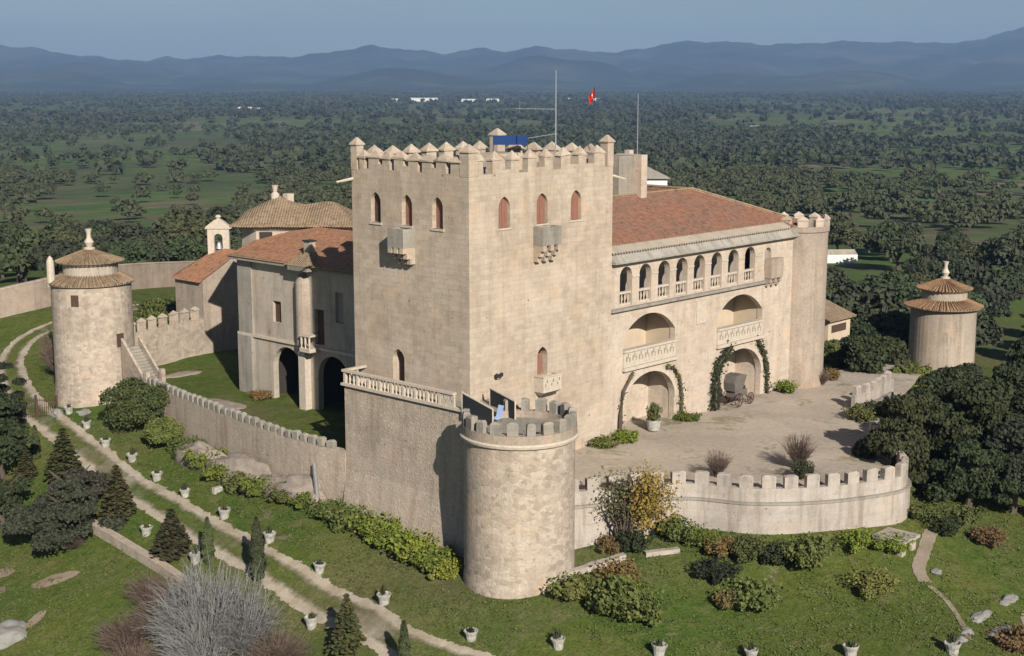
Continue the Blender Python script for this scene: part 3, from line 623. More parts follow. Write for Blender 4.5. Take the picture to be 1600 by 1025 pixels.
# battered foot
for i in range(12):
    a, b = -3.0+i*1.2, -3.0+(i+1)*1.2
    if b > 11.4: b = 11.4
    tw.face([(TX-.9, a, -7.6), (TX-.9, b, -7.6), (TX-.004, b, -1.2), (TX-.004, a, -1.2)])
ter.part('wall', tw, M['rough'])
ter.part('paving', MB().box(TX, 0, -2.9, 11.35, TZ-.245, TZ-.02).box(0, 2.1, -2.9, -.002, TZ-.245, TZ-.02), M['grey'])
ter.part('cornice', MB().box(TX-.22, TX+.3, -3.2, 11.6, TZ-.018, TZ+.17).box(TX+.3, 0, 11.15, 11.6, TZ-.018, TZ+.17), M['trim'])
ter.part('rail', MB().box(TX-.15, TX+.22, -.6, 11.55, TZ+1.05, TZ+1.22).box(TX+.22, -.003, 11.25, 11.55, TZ+1.05, TZ+1.22), M['trim'])
zr0, zr1 = TZ+.172, TZ+1.048
ys = [11.3]+[9.85-1.28*i for i in range(8)]
for yy in ys: ter.part('balustrade_pier', MB().box(TX-.08, TX+.16, yy-.11, yy+.11, zr0, zr1), M['trim'])
for a, b in zip(ys[:-1], ys[1:]):
    for f in (.36, .68):
        yy = a+(b-a)*f; ter.part('baluster', MB().lathe(TX+.04, yy, [(.09, zr0), (.05, zr0+.12), (.115, zr0+.35), (.05, zr0+.62), (.09, zr1)], 8), M['trim'], smooth=True)
for xx in (-1.5, -.85): ter.part('baluster', MB().lathe(xx, 11.4, [(.09, zr0), (.05, zr0+.12), (.115, zr0+.35), (.05, zr0+.62), (.09, zr1)], 8), M['trim'], smooth=True)
pp = MB(); pierced(pp, faceW(TX-.04), -.6, .75, zr0, zr1, 2, .15); ter.part('pierced_panel', pp, M['trim'])

BX, BY, BR = -2.0, -6.7, 3.86
bas = Thing('bastion', 'stout round bastion at the near corner, crenellated top, nearest to the viewer', 'tower', (BX, BY, -6))
circ = lambda cx, cy, r, s=1: (lambda u, d: (cx+(r-d)*math.cos(s*u/r), cy+(r-d)*math.sin(s*u/r)))
cyl = MB().lathe(BX, BY, [(BR+.12, -8), (BR+.05, -5.2), (BR, -4.8), (BR-.03, 0), (BR-.02, 4.55)], 72)
bas.part('wall', cyl, M['bastion'])
bas.part('cordon', MB().lathe(BX, BY, [(BR-.05, 4.55), (BR+.2, 4.68), (BR+.25, 4.85), (BR+.12, 4.95)], 72), M['trim'])
bas.part('parapet', MB().lathe(BX, BY, [(BR+.12, 4.95), (BR+.12, 5.55), (BR-.45, 5.56), (BR-.45, 5.05)], 72), M['turret'])
bas.part('paving', MB().lathe(BX, BY, [(BR-.44, 5.07), (0, 5.08)], 40), M['grey'])
mpB = circ(BX, BY, BR+.1); circl = 2*math.pi*(BR+.1)
nm = 20
for i in range(nm):
    u = circl*i/nm; ang = u/(BR+.1)
    if 1.15 < ang < 2.15: continue
    w = .70+.1*math.sin(i*2.3)
    bas.part('merlon', merlon_mb(mpB, u-w/2, u+w/2, 0, .5, 5.56, 6.32+.05*math.sin(i*1.7), .12, .02, pyr=False), M['grey'])
# dark opaque panels and little things on the bastion
def screen(label, a, b, z0, z1a, z1b):
    t = Thing('dark_panel', label, 'screen', (a[0], a[1], z0)); a = Vector(a); b = Vector(b); n = (b-a).normalized(); pn = Vector((-n.y, n.x))*.03
    q = MB(); P4 = lambda p, s: (p.x+pn.x*s, p.y+pn.y*s)
    A4 = [P4(a, -1), P4(b, -1), P4(b, 1), P4(a, 1)]; H4 = [z1a, z1b, z1b, z1a]
    for i in range(4): j = (i+1) % 4; q.face([(*A4[i], z0+.05), (*A4[j], z0+.05), (*A4[j], H4[j]), (*A4[i], H4[i])])
    t.part('panel', q, M['iron'])
    r = MB(); r.tube([(a.x, a.y, z1a), (b.x, b.y, z1b)], .075, 6); r.tube([(a.x, a.y, z0), (a.x, a.y, z1a+.1)], .06, 6); r.tube([(b.x, b.y, z0), (b.x, b.y, z1b)], .06, 6); t.part('frame', r, M['trim'])
screen('dark panel with pale sloping rail beside the terrace balustrade end', (-2.5, -1.7), (-2.75, -4.9), 5.1, 6.95, 6.3)
screen('dark panel with pale round studs, middle of the bastion top', (.55, -1.5), (-.25, -4.7), 5.1, 6.75, 6.4)
ch = Thing('folding_chair', 'folding chair covered with pale blue cloth on the bastion', 'chair', (-2.1, -4.6, 5.08))
ch.part('seat', MB().box(-2.4, -1.85, -4.85, -4.35, 5.5, 5.56), M['lightblue']); ch.part('backrest', MB().face([(-1.85, -4.85, 5.56), (-1.85, -4.35, 5.56), (-1.6, -4.35, 6.35), (-1.6, -4.85, 6.35)]).face([(-1.56, -4.85, 6.35), (-1.56, -4.35, 6.35), (-1.81, -4.35, 5.56), (-1.81, -4.85, 5.56)]), M['lightblue'])
for sx, sy in ((-2.38, -4.83), (-2.38, -4.37), (-1.87, -4.83), (-1.87, -4.37)): ch.part('leg', MB().tube([(sx, sy, 5.08), (sx, sy, 5.5)], .025, 5), M['wood'])
wl = Thing('wall_lamp', 'small twin iron lamp fixed to the keep wall above the bastion', 'lamp', (2.75, -.05, 6.9))
wl.part('bracket', MB().tube([(2.75, 0, 6.9), (2.75, -.35, 7.0)], .03, 5).tube([(2.5, -.35, 7.0), (3.0, -.35, 7.0)], .025, 5), M['iron'])
for x in (2.5, 3.0): wl.part('lamp_head', MB().lathe(x, -.35, [(.02, 7.02), (.12, 7.08), (.14, 7.3), (.02, 7.36)], 8), M['iron'])

# ------------------------------------------------------------------ palace wing right of the keep, front on Y = 0
PX0, PX1, PZ = KX, 45.6, 14.05
pal = Thing('palace_wing', 'long cream palace front with arcaded gallery and red tiled roof right of the keep', 'building', (31, 6, -.4))
gal = [(18.35, 1.62), (20.92, 1.62), (23.5, 1.64), (26.05, 1.64), (28.62, 1.64), (31.22, 1.66), (33.84, 1.66), (36.5, 1.68)]
ops = [Op(c-w/2, c+w/2, 10.45, 13.68, 'round') for c, w in gal]+[Op(38.95, 40.05, 11.2, 13.35, 'round')]
LG = [(18.05, 25.25), (31.5, 38.8)]
ops += [Op(a, b, 5.3, 9.45, 'segment', 1.75) for a, b in LG]+[Op(a+.15, b+.05, -.8, 4.45, 'round', 2.75) for a, b in LG]
mb = MB(); wall(mb, faceS(.12), PX0, PX1, -2, PZ, ops, th=.55, ends=False)
wall(mb, lambda u, d: (u, 17-d), PX0, PX1-.01, -2, PZ, [], th=.5); wall(mb, lambda u, d: (PX1-d, u), .12, 16.4, -2, PZ, [], th=.5)
pal.part('wall', mb, M['palace'])
ci = MB(); Y0, YB = .68, 2.65
ci.box(PX0, 41, YB, YB+.2, 10.2, PZ); pal.part('gallery_back_wall', ci, M['cream'])
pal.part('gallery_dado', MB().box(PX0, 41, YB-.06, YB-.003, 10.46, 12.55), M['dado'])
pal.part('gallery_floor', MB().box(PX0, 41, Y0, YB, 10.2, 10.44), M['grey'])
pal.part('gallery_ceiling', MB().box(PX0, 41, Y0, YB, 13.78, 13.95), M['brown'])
for i, (c, w) in enumerate(gal):
    bl = pal.part('gallery_balustrade', MB().box(c-w/2, c+w/2, .3, .52, 10.45, 10.62).box(c-w/2, c+w/2, .26, .56, 11.42, 11.6), M['trim'])
    for k in range(4):
        x = c-w/2+w*(k+.5)/4; o = pal.part('baluster', MB().lathe(x, .41, [(.08, 10.622), (.05, 10.75), (.11, 11.0), (.05, 11.28), (.08, 11.418)], 8), M['palace'], bl, smooth=True)
    pal.part('impost', MB().box(c+w/2+.002, c+w/2+.93, .06, .115, 12.72, 12.85), M['trim'])
pal.part('window_panel', MB().box(38.95, 40.05, .5, .55, 11.2, 13.35), M['dado'])
pal.part('string_course', MB().box(PX0+.003, 39.0, -.22, .118, 10.12, 10.36), M['grey'])
bm_ = pal.part('box_machicolation', MB().box(39.0, 41.05, -.62, .118, 10.55, 12.35), M['turret'])
for x in (39.2, 40.0, 40.85): pal.part('corbel', MB().box(x-.14, x+.14, -.5, .115, 10.15, 10.547).box(x-.14, x+.14, -.25, .115, 9.8, 10.147), M['turret'], bm_)
pal.part('stone_plaque', MB().box(28.3, 29.7, .04, .118, 7.6, 9.6), M['trim'])
# loggias, real rooms behind the great arches
for i, (a, b) in enumerate(LG):
    r = MB(); D0, D1 = .67, 3.3
    r.box(a-.6, b+.6, D1, D1+.2, 5.0, 10.0).box(a-.3, a-.05, D0, D1, 5.0, 10.0).box(b+.05, b+.3, D0, D1, 5.0, 10.0); pal.part('loggia_wall', r, M['cream'])
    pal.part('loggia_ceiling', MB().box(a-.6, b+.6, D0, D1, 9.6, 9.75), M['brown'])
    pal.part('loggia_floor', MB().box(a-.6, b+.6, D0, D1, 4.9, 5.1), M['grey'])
    lb = pal.part('loggia_balustrade', MB().box(a, b, -.02, .5, 5.3, 5.48).box(a-.05, b+.05, -.12, .5, 6.55, 6.75).box(a-.1, b+.1, -.2, .117, 5.0, 5.28), M['trim'])
    pn = MB(); ops_ = []
    for k in range(8):
        x = a+.15+(b-a-.3)*k/8; w_ = (b-a-.3)/8
        ops_ += [Op(x+w_*.16, x+w_*.36, 5.75, 6.2, 'round', .1), Op(x+w_*.42, x+w_*.6, 6.0, 6.42, 'round', .1), Op(x+w_*.68, x+w_*.84, 5.7, 6.1, 'round', .1)]
    wall(pn, faceS(.0), a, b, 5.482, 6.548, ops_, th=.16); pal.part('pierced_panel', pn, M['trim'], lb)
    r = MB(); r.box(a-.5, b+.5, D1-.3, D1-.1, -.8, 4.8).box(a-.3, a+.05, D0, D1-.3, -.8, 4.8).box(b+.1, b+.35, D0, D1-.3, -.8, 4.8); pal.part('portal_wall', r, M['palace'])
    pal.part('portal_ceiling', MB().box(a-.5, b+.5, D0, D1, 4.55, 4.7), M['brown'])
    vs = MB(); wall(vs, faceS(.02), a-.3, b+.45, -.8, 4.95, [Op(a+.15, b+.05, -.8, 4.45, 'round', 2.75)], th=.098, back=False)
    # archivolt: only the ring
    vr = MB(); ca, cr = (a+.15+b+.05)/2, (b-a-.1)/2
    for k in range(24):
        t0, t1 = math.pi*k/24, math.pi*(k+1)/24
        P = lambda t, e: (ca-(cr+e)*math.cos(t), 1.70+(2.75+e)*math.sin(t))
        for y, sg in ((.04, 1),):
            p0, p1, p2, p3 = P(t0, 0), P(t1, 0), P(t1, .38), P(t0, .38)
            vr.face([(p0[0], y, p0[1]), (p1[0], y, p1[1]), (p2[0], y, p2[1]), (p3[0], y, p3[1])][::-1])
            vr.face([(p3[0], y, p3[1]), (p2[0], y, p2[1]), (p2[0], .12, p2[1]), (p3[0], .12, p3[1])])
            vr.face([(p0[0], .12, p0[1]), (p1[0], .12, p1[1]), (p1[0], y, p1[1]), (p0[0], y, p0[1])])
    pal.part('archivolt', vr, M['trim'])
# grey stone eaves, tile ends and the hipped roof
ev = MB(); ev.face([(PX0+.003, -.42, 14.18), (44.6, -.42, 14.18), (44.6, .15, 14.8), (PX0+.003, .15, 14.8)]); ev.box(PX0+.003, 44.6, -.45, .3, 14.05, 14.178)
ev.face([(PX0+.003, -.42, 14.18), (PX0+.003, .15, 14.8), (PX0+.003, .3, 14.1)]); ev.face([(PX0+.003, .15, 14.8), (44.6, .15, 14.8), (44.6, .5, 14.8), (PX0+.003, .5, 14.8)])
pal.part('eaves', ev, M['slab'])
te = MB()
for i in range(int((43.0-PX0)/.36)):
    x = PX0+.2+i*.36; te.tube([(x, -.1, 14.9), (x, .75, 15.33)], [.13, .13], 6)
pal.part('tile_ends', te, M['plaster'])
rf = MB(); E0, RX, RY, RZ = 15.0, 38.4, 8.0, 18.35
c0, c1 = (PX0, .05, E0), (46.4, .05, E0)
def rgrid(p00, p10, p11, p01, n=1):
    rf.face([p00, p10, p11, p01])
rf.face([c0, c1, (RX, RY, RZ), (PX0, RY, RZ)])
rf.face([c1, (46.4, 40, E0), (RX, 40, RZ), (RX, RY, RZ)])
rf.face([(PX0, RY, RZ), (RX, RY, RZ), (RX, RY+.01, RZ), (PX0, RY+.01, RZ)])
rf.face([(PX0, RY, RZ), (RX, RY, RZ), (30.4, 16, E0), (PX0, 16, E0)][::-1])
rf.face([(RX, RY, RZ), (RX, 40, RZ), (30.4, 40, E0), (30.4, 16, E0)][::-1])
rf.face([(46.4, 40, E0), (30.4, 40, E0), (RX, 40, RZ)])
pal.part('roof', rf, M['tile'])
pal.part('ridge_tiles', MB().tube([(PX0, RY, RZ+.05), (RX, RY, RZ+.05), (46.3, .15, E0+.1)], .15, 6).tube([(RX, RY, RZ+.05), (RX, 40, RZ+.05)], .15, 6), M['ochre'])
pal.part('rear_wall', MB().box(30.6, 45.6, 17.0, 39.6, -2, 14.9), M['palace'])
chm = pal.part('chimney', MB().box(27.3, 29.65, 8.1, 10.4, 16.5, 21.9), M['grey'])  # greyer stone puts the shaded left side into the colour
pal.part('chimney_lit_face', MB().box(29.652, 30.5, 7.4, 10.4, 16.5, 21.95), M['palace'], chm)  # paler stone paints the strip of the chimney that catches the sun
pal.part('chimney_shaft', MB().box(26.2, 27.29, 8.8, 10.2, 16.5, 22.3), M['tower'], chm)
# corner turret
TCX, TCY, TR = 46.3, .9, 2.65
tur = Thing('corner_turret', 'round crenellated turret closing the right end of the palace front', 'tower', (TCX, TCY, -1.2))
tur.part('wall', MB().lathe(TCX, TCY, [(TR+.1, -4), (TR+.05, -1), (TR, .5), (TR-.02, 14.3), (TR+.1, 14.4), (TR+.1, 14.9), (TR-.35, 14.9), (TR-.35, 14.5), (0, 14.5)], 48), M['turret'])
mpT = circ(TCX, TCY, TR+.1); cl = 2*math.pi*(TR+.1)
for i in range(10):
    u = cl*i/10; tur.part('merlon', merlon_mb(mpT, u-.48, u+.48, 0, .42, 14.9, 15.45, .35, .04, pyr=True), M['palace'])
# rear pavilion behind the palace roof, with lightning mast
RPX, RPY = 60.2, 30.6
pv = Thing('rear_pavilion', 'small white pavilion with grey pyramid roof behind the palace ridge', 'building', (RPX, RPY, 0))
def rotbox(b, cx, cy, w, d, z0, z1, ang=AZ):
    c, s = math.cos(ang-math.pi/2), math.sin(ang-math.pi/2)
    pts = [(cx+x*c-y*s, cy+x*s+y*c) for x, y in ((-w/2, -d/2), (w/2, -d/2), (w/2, d/2), (-w/2, d/2))]
    return b.prism(pts, z0, z1), pts
pvb = MB(); rotbox(pvb, RPX, RPY, 5.2, 5.2, 0, 17.3); pv.part('wall', pvb, M['whitewash'])
rb = MB(); _, pts = rotbox(MB(), RPX, RPY, 6.0, 6.0, 0, 1)
for i in range(4): rb.face([(*pts[i], 17.25), (*pts[(i+1) % 4], 17.25), (RPX-1.0, RPY+1.0, 19.4)])
pv.part('roof', rb, M['grey']); pv.part('chimney', MB().box(RPX-1.6, RPX-.8, RPY+.8, RPY+1.5, 18.5, 20.4), M['trim'])
lm = MB().tube([(47.8, 21.9, 12), (47.8, 21.9, 27.1)], [.07, .03], 6).build('lightning_mast', M['mast'], origin=(47.8, 21.9, 12)); tag(lm, 'thin pale pole rising behind the palace roof, right of the keep', 'mast')
# porch building at right of turret
po = Thing('porch_building', 'low white porch with tiled lean-to roof just right of the corner turret', 'building', (65, 7, -4))
_c = (66.5, 5.0)
b = MB(); b.box(61.5, 66.2, 6.2, 9.5, -5, 2.9); po.part('wall', b, M['cream'])
po.part('roof', MB().face([(61, 5.7, 3.0), (66.6, 5.7, 3.0), (66.6, 10, 4.5), (61, 10, 4.5)]).face([(61, 5.7, 2.9), (61, 10, 4.4), (66.6, 10, 4.4), (66.6, 5.7, 2.9)]).box(61, 66.6, 5.68, 5.72, 2.85, 3.05), M['ochre'])
po.part('window', MB().box(62.2, 65.2, 6.12, 6.197, 1.5, 2.3), M['wood'])

# ------------------------------------------------------------------ left side wing (front on X = 8)
SX = 8.0
sw = Thing('side_wing', 'two storey plastered wing with arched porch and orange roof left of the keep', 'building', (12, 28, -.8))
ops = [Op(32.1, 33.3, 6.5, 8.5), Op(26.0, 27.3, 5.2, 8.4), Op(23.3, 24.4, 7.5, 10.2), Op(29.2, 33.5, -1.2, 4.35, 'round', 2.1), Op(22.7, 27.0, -1.2, 4.35, 'round', 2.1), Op(16.5, 20.7, -1.2, 4.3, 'round', 2.1)]
mb = MB(); wall(mb, faceW(SX), 12.61, 38.4, -3, 12.0, ops, th=.6, ends=False); wall(mb, lambda u, d: (u, 38.4-d), SX, 20, -3, 12.0, [], th=.6, ends=False, top=False)
sw.part('wall', mb, M['plaster'])
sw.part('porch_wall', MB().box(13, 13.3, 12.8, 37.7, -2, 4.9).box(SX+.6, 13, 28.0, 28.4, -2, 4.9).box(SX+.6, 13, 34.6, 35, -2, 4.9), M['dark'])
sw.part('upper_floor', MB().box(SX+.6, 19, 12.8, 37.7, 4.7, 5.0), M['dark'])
sw.part('string_course', MB().box(SX-.2, SX-.003, 12.6, 38.6, 4.75, 5.0), M['trim'])
sw.part('cornice', MB().box(SX-.75, SX+.5, 29.6, 39.0, 12.0, 12.3).box(SX-1.1, SX+.5, 26.9, 29.597, 11.85, 12.2).box(SX-.5, SX+.5, 12.7, 26.897, 12.0, 12.25), M['grey'])
sw.part('window_shutter', MB().box(SX+.3, SX+.36, 32.1, 33.3, 6.5, 8.5), M['wood'])
sw.part('window_shutter', MB().box(SX+.3, SX+.36, 23.3, 24.4, 7.5, 10.2), M['dado'])
sw.part('door', MB().box(SX+.35, SX+.41, 26.0, 27.3, 5.2, 8.4), M['wood'])
b = MB(); wall(b, faceW(SX-.35), 36.3, 38.4, -3, 4.75, [], th=.347); sw.part('corner_pilaster', b, M['grey'])
b = MB(); wall(b, faceW(SX-.15), 36.3, 38.4, 5.0, 12.0, [], th=.147); sw.part('corner_pilaster', b, M['grey'])
sw.part('buttress', MB().lathe(SX, 28.7, [(.8, 5.0), (.78, 10.6), (.6, 11.2), (.0, 11.6)], 20), M['turret'])
sw.part('pilaster', MB().box(SX-.7, SX-.003, 28.0, 28.9, -2, 4.2).pyr(SX-.7, SX-.003, 28.0, 28.9, 4.2, 4.7, .4), M['trim'])
bc = sw.part('corner_balcony', MB().box(SX-1.25, SX-.203, 26.6, 28.0, 4.6, 4.95), M['trim']); sw.part('handrail', MB().box(SX-1.25, SX-.203, 26.6, 28.0, 6.0, 6.15), M['trim'], bc)
for y in (26.75, 27.3, 27.85): sw.part('baluster', MB().lathe(SX-1.12, y, [(.09, 4.952), (.05, 5.1), (.12, 5.4), (.09, 5.998)], 8), M['trim'], bc, smooth=True)
r = MB(); r.face([(SX-.7, 12.7, 12.3), (SX-.7, 39.0, 12.3), (14, 39.0, 14.8), (14, 12.7, 14.8)][::-1]); r.face([(14, 12.7, 14.8), (14, 39.0, 14.8), (21, 39.0, 12.8), (21, 12.7, 12.8)][::-1]); r.face([(SX-.7, 39, 12.3), (14, 39, 14.8), (14, 39, 12.0), (SX-.7, 39, 12.0)]); sw.part('roof', r, M['orange'])
sw.part('roof_edge_tiles', MB().tube([(SX-.72, 12.8, 12.3), (SX-.72, 39.0, 12.3)], .12, 6), M['ochre'])
cm = sw.part('chimney', MB().box(8.9, 9.6, 28.9, 29.7, 12.4, 14.2), M['plaster']); sw.part('chimney_cap', MB().box(8.8, 9.7, 28.8, 29.8, 14.202, 14.32), M['dark'], cm)
sw.part('tiled_cap', MB().pyr(SX-1.1, SX+2.2, 26.9, 30.2, 12.25, 13.3, .15), M['ochre'])
# rear hall with double humped tile roof
hx0, hy0 = 16.6, 46.8
HC = Vector((CAM[0]+138*FW[0]-20.9*RT[0], CAM[1]+138*FW[1]-20.9*RT[1], 0))
hall = Thing('rear_hall', 'pale hall with double humped ochre tile roof behind the side wing', 'building', (HC.x, HC.y, 0))
HWD, HDP, HZ = 10.5, 8.0, 14.75
def hl(x, y, z=0): return (HC.x+RT[0]*x+FW[0]*y, HC.y+RT[1]*x+FW[1]*y, z)
hp = [hl(*q)[:2] for q in ((-HWD/2+1.7, -HDP/2), (HWD/2, -HDP/2), (HWD/2, HDP/2), (-HWD/2, HDP/2), (-HWD/2, -HDP/2+1.7))]
hall.part('wall', MB().prism(hp, 0, HZ+.2), M['plaster'])
hall.part('frieze', MB().prism([hl(*q)[:2] for q in ((-HWD/2+1.5, -HDP/2-.15), (HWD/2+.15, -HDP/2-.15), (HWD/2+.15, HDP/2+.1), (-HWD/2-.15, HDP/2+.1), (-HWD/2-.15, -HDP/2+1.5))], HZ-.35, HZ+.0), M['grey'])
nx, ny = 44, 24; hb = MB(); gridp = []
for i in range(nx+1):
    row = []
    for j in range(ny+1):
        x = -HWD/2-.75+(HWD+1.5)*i/nx; y = -HDP/2-.75+(HDP+1.5)*j/ny
        def cone(cx, cy, h, R): return h*max(0, 1-max(abs(x-cx)*.82, abs(y-cy)*1.0, math.hypot(x-cx, y-cy)*.86)/R)**1.05
        edge = min(x+HWD/2+.75, HWD/2+.75-x, y+HDP/2+.75, HDP/2+.75-y)
        ex = max(abs(x-1.2)-2.4, 0); z = max(cone(-1.9, 0, 2.15, 4.3), 1.45*max(0, 1-max(ex/2.3, abs(y)/4.4))+.12*math.cos((x-2.9)*1.4))*min(1, edge/.8+.25)+min(.3, edge*.3)
        row.append(hl(x, y, HZ+.18+z))
    gridp.append(row)
for i in range(nx):
    for j in range(ny):
        U = lambda a, b: (a*(HWD+1.5)/nx, b*(HDP+1.5)/ny)
        hb.face([gridp[i][j], gridp[i+1][j], gridp[i+1][j+1], gridp[i][j+1]], 0, [U(i, j), U(i+1, j), U(i+1, j+1), U(i, j+1)])
for i in range(nx): a, b = gridp[i][0], gridp[i+1][0]; hb.face([(a[0], a[1], a[2]-.16), (b[0], b[1], b[2]-.16), b, a])
rfh = hall.part('roof', hb, M['ochre'])
hall.part('roof_base', MB().prism([hl(*q)[:2] for q in ((-HWD/2-.7, -HDP/2-.7), (HWD/2+.7, -HDP/2-.7), (HWD/2+.7, HDP/2+.7), (-HWD/2-.7, HDP/2+.7))], HZ+.02, HZ+.17), M['ochre'])
f0 = hl(-2.3, 0); hall.part('finial', MB().lathe(f0[0], f0[1], [(.42, HZ+2.2), (.42, HZ+2.75), (.18, HZ+3.0), (.30, HZ+3.5), (.36, HZ+3.65), (.0, HZ+3.65)], 10), M['trim'], rfh, smooth=False)
f1 = hl(-1.05, .3); hall.part('chimney', MB().box(f1[0]-.4, f1[0]+.4, f1[1]-.35, f1[1]+.35, HZ+1.9, HZ+2.8), M['trim'], rfh)
wq = MB(); w0, w1 = hl(-3.25, -HDP/2-.03), hl(-2.0, -HDP/2-.03); wq.face([(w0[0], w0[1], HZ-2.5), (w1[0], w1[1], HZ-2.5), (w1[0], w1[1], HZ-.5), (w0[0], w0[1], HZ-.5)]); hall.part('window', wq, M['dark'])
# chapel
chp = Thing('chapel', 'small stone chapel with orange hipped roof behind the crenellated wall', 'building', (20, 60, -1))
cx0, cy0, cw, cl_, ce = 16.3, 56.2, 10.5, 5.2, 7.1
poly = [(cx0, cy0), (cx0+cw, cy0), (cx0+cw, cy0+cl_+2.6), (cx0+2.2, cy0+cl_+2.6), (cx0, cy0+cl_)]
mb = MB(); mb.prism(poly, -2.5, ce); mb.face([(cx0, cy0, ce), (cx0+cw, cy0, ce), (cx0+cw/2, cy0, ce+2.9)]); mb.face([(cx0, cy0+.3, ce), (cx0+cw/2, cy0+.3, ce+2.9), (cx0+cw, cy0+.3, ce)])
chp.part('wall', mb, M['turret'])
rp = (cx0+cw/2, cy0+.1, ce+2.85); rq = (cx0+cw/2, cy0+cl_-.8, ce+2.85)
r = MB(); r.face([(cx0-.4, cy0+.1, ce-.12), rp, rq, (cx0-.4, cy0+cl_+.2, ce-.12)]); r.face([(cx0-.4, cy0+cl_+.2, ce-.12), rq, (cx0+2.0, cy0+cl_+3.0, ce-.12)]); r.face([(cx0+2.0, cy0+cl_+3.0, ce-.12), rq, (cx0+cw+.3, cy0+cl_+3.0, ce-.12)]); r.face([rp, (cx0+cw+.3, cy0+.1, ce-.12), (cx0+cw+.3, cy0+cl_+3.0, ce-.12), rq])
chp.part('roof', r, M['orange'])
def P3(o, x, z, dpt=0): return (o[0]+RT[0]*x+FW[0]*dpt, o[1]+RT[1]*x+FW[1]*dpt, z)
bo = D3 = (CAM[0]+156*FW[0]-32.7*RT[0], CAM[1]+156*FW[1]-32.7*RT[1])
BZ = 8.6
bg_ = Thing('bell_gable', 'pale stone bell gable with one arched opening above the chapel roof', 'bell tower', (bo[0], bo[1], BZ))
bm2 = MB(); wall(bm2, lambda u, d: P3(bo, u, 0, d)[:2], -1.2, 1.2, BZ-1.5, BZ+3.55, [Op(-.48, .48, BZ+.9, BZ+3.0, 'round')], th=.6)
bg_.part('wall', bm2, M['trim'])
pdm = MB(); tri = [(-1.45, BZ+3.55), (1.45, BZ+3.55), (1.35, BZ+3.8), (.35, BZ+4.55), (-.35, BZ+4.55), (-1.35, BZ+3.8)]
pdm.face([P3(bo, x, z, -.12) for x, z in tri]); pdm.face([P3(bo, x, z, .72) for x, z in reversed(tri)])
for i in range(6): a, b = tri[i], tri[(i+1) % 6]; pdm.face([P3(bo, *a, .72), P3(bo, *b, .72), P3(bo, *b, -.12), P3(bo, *a, -.12)])
c0_ = P3(bo, 0, 0, .3); pdm.lathe(c0_[0], c0_[1], [(.34, BZ+4.55), (.2, BZ+4.65), (.34, BZ+4.85), (.24, BZ+5.05), (0, BZ+5.1)], 10)
bg_.part('pediment', pdm, M['trim'])
bell = bg_.part('bell', MB().lathe(c0_[0], c0_[1], [(.36, BZ+1.3), (.3, BZ+1.5), (.22, BZ+1.9), (.1, BZ+2.05), (0, BZ+2.05)], 14), M['mast'], smooth=True)
bg_.part('yoke', MB().tube([P3(bo, -.47, BZ+2.12, .3), P3(bo, .47, BZ+2.12, .3)], .08, 6), M['wood'], bell)
# round towers with two-stage tiled roofs
def round_tower(name, label, cx, cy, r, zb, zt, matroof, roof2):
    ov = .2 if roof2 == 0 else .62
    t = Thing(name, label, 'tower', (cx, cy, zb))
    t.part('wall', MB().lathe(cx, cy, [(r+.22, zb-3), (r+.15, zb), (r, zb+2), (r-.08, zt)], 48), M['bastion'] if roof2 == 0 else M['cream_tower'])
    t.part('lower_roof', MB().lathe(cx, cy, [(r-.1, zt-.12), (r+ov, zt-.1), (r+ov, zt+.05), (r*.66, zt+.8)], 48), matroof)
    t.part('drum', MB().lathe(cx, cy, [(r*.68, zt+.3), (r*.68, zt+1.75), (r*.74, zt+1.8), (r*.74, zt+1.95), (0, zt+1.95)], 40), M['plaster'])
    u = t.part('upper_roof', MB().lathe(cx, cy, [(r*.8, zt+1.96), (r*.8, zt+2.05), (.35, zt+3.15), (0, zt+3.2)], 40), matroof)
    t.part('finial', MB().lathe(cx, cy, [(.55, zt+2.95), (.55, zt+3.3), (.25, zt+3.4), (.48, zt+3.85), (.22, zt+4.3), (.2, zt+4.6), (.34, zt+5.15), (0, zt+5.15)], 12), M['trim'], u)
    te = MB()
    for k in range(70):
        a = 2*math.pi*k/70; c, s = math.cos(a), math.sin(a); te.tube([(cx+(r+ov+.06)*c, cy+(r+ov+.06)*s, zt+.03), (cx+(r*.68)*c, cy+(r*.68)*s, zt+.85)], [.07, .05], 5)
    for k in range(50):
        a = 2*math.pi*k/50; c, s = math.cos(a), math.sin(a); te.tube([(cx+(r*.84)*c, cy+(r*.84)*s, zt+2.04), (cx+.45*c, cy+.45*s, zt+3.15)], [.1, .05], 5)
    t.part('tile_rows', te, matroof)
    return t
M['cream_tower'] = stone('cream_plastered_tower', (.47, .39, .31), (.38, .32, .255), (.36, .28, .22), bw=1.6, bh=.8, blockvar=.2, mortar=.08, stain=.6)
LX, LY, LR = 1.3, 53.4, 3.9
LTW = round_tower('round_tower', 'round stone tower with two-stage lichen-brown roof at the far left corner by the gate', LX, LY, LR, -2.7, 9.05, M['ochre'], 0)
def radial(cx, cy, r, ang): return (cx+r*math.cos(ang), cy+r*math.sin(ang))
def towards(px_dir): return px_dir
angc = math.atan2(CAM[1]-LY, CAM[0]-LX)
def plate(cx, cy, r, ang, w, z0, z1, dep=.1):
    n = Vector((math.cos(ang), math.sin(ang))); tv = Vector((-n.y, n.x)); c = Vector((cx, cy))+n*r
    pts = [c-tv*w/2-n*.25, c+tv*w/2-n*.25, c+tv*w/2+n*dep, c-tv*w/2+n*dep]; return MB().prism([(p.x, p.y) for p in pts], z0, z1)
LTW.part('window', plate(LX, LY, LR-.05, angc-.43, .75, 7.1, 8.2, .03), M['wood']); LTW.part('door', plate(LX, LY, LR, angc+.68, .8, 2.9, 4.2, .03), M['wood'])
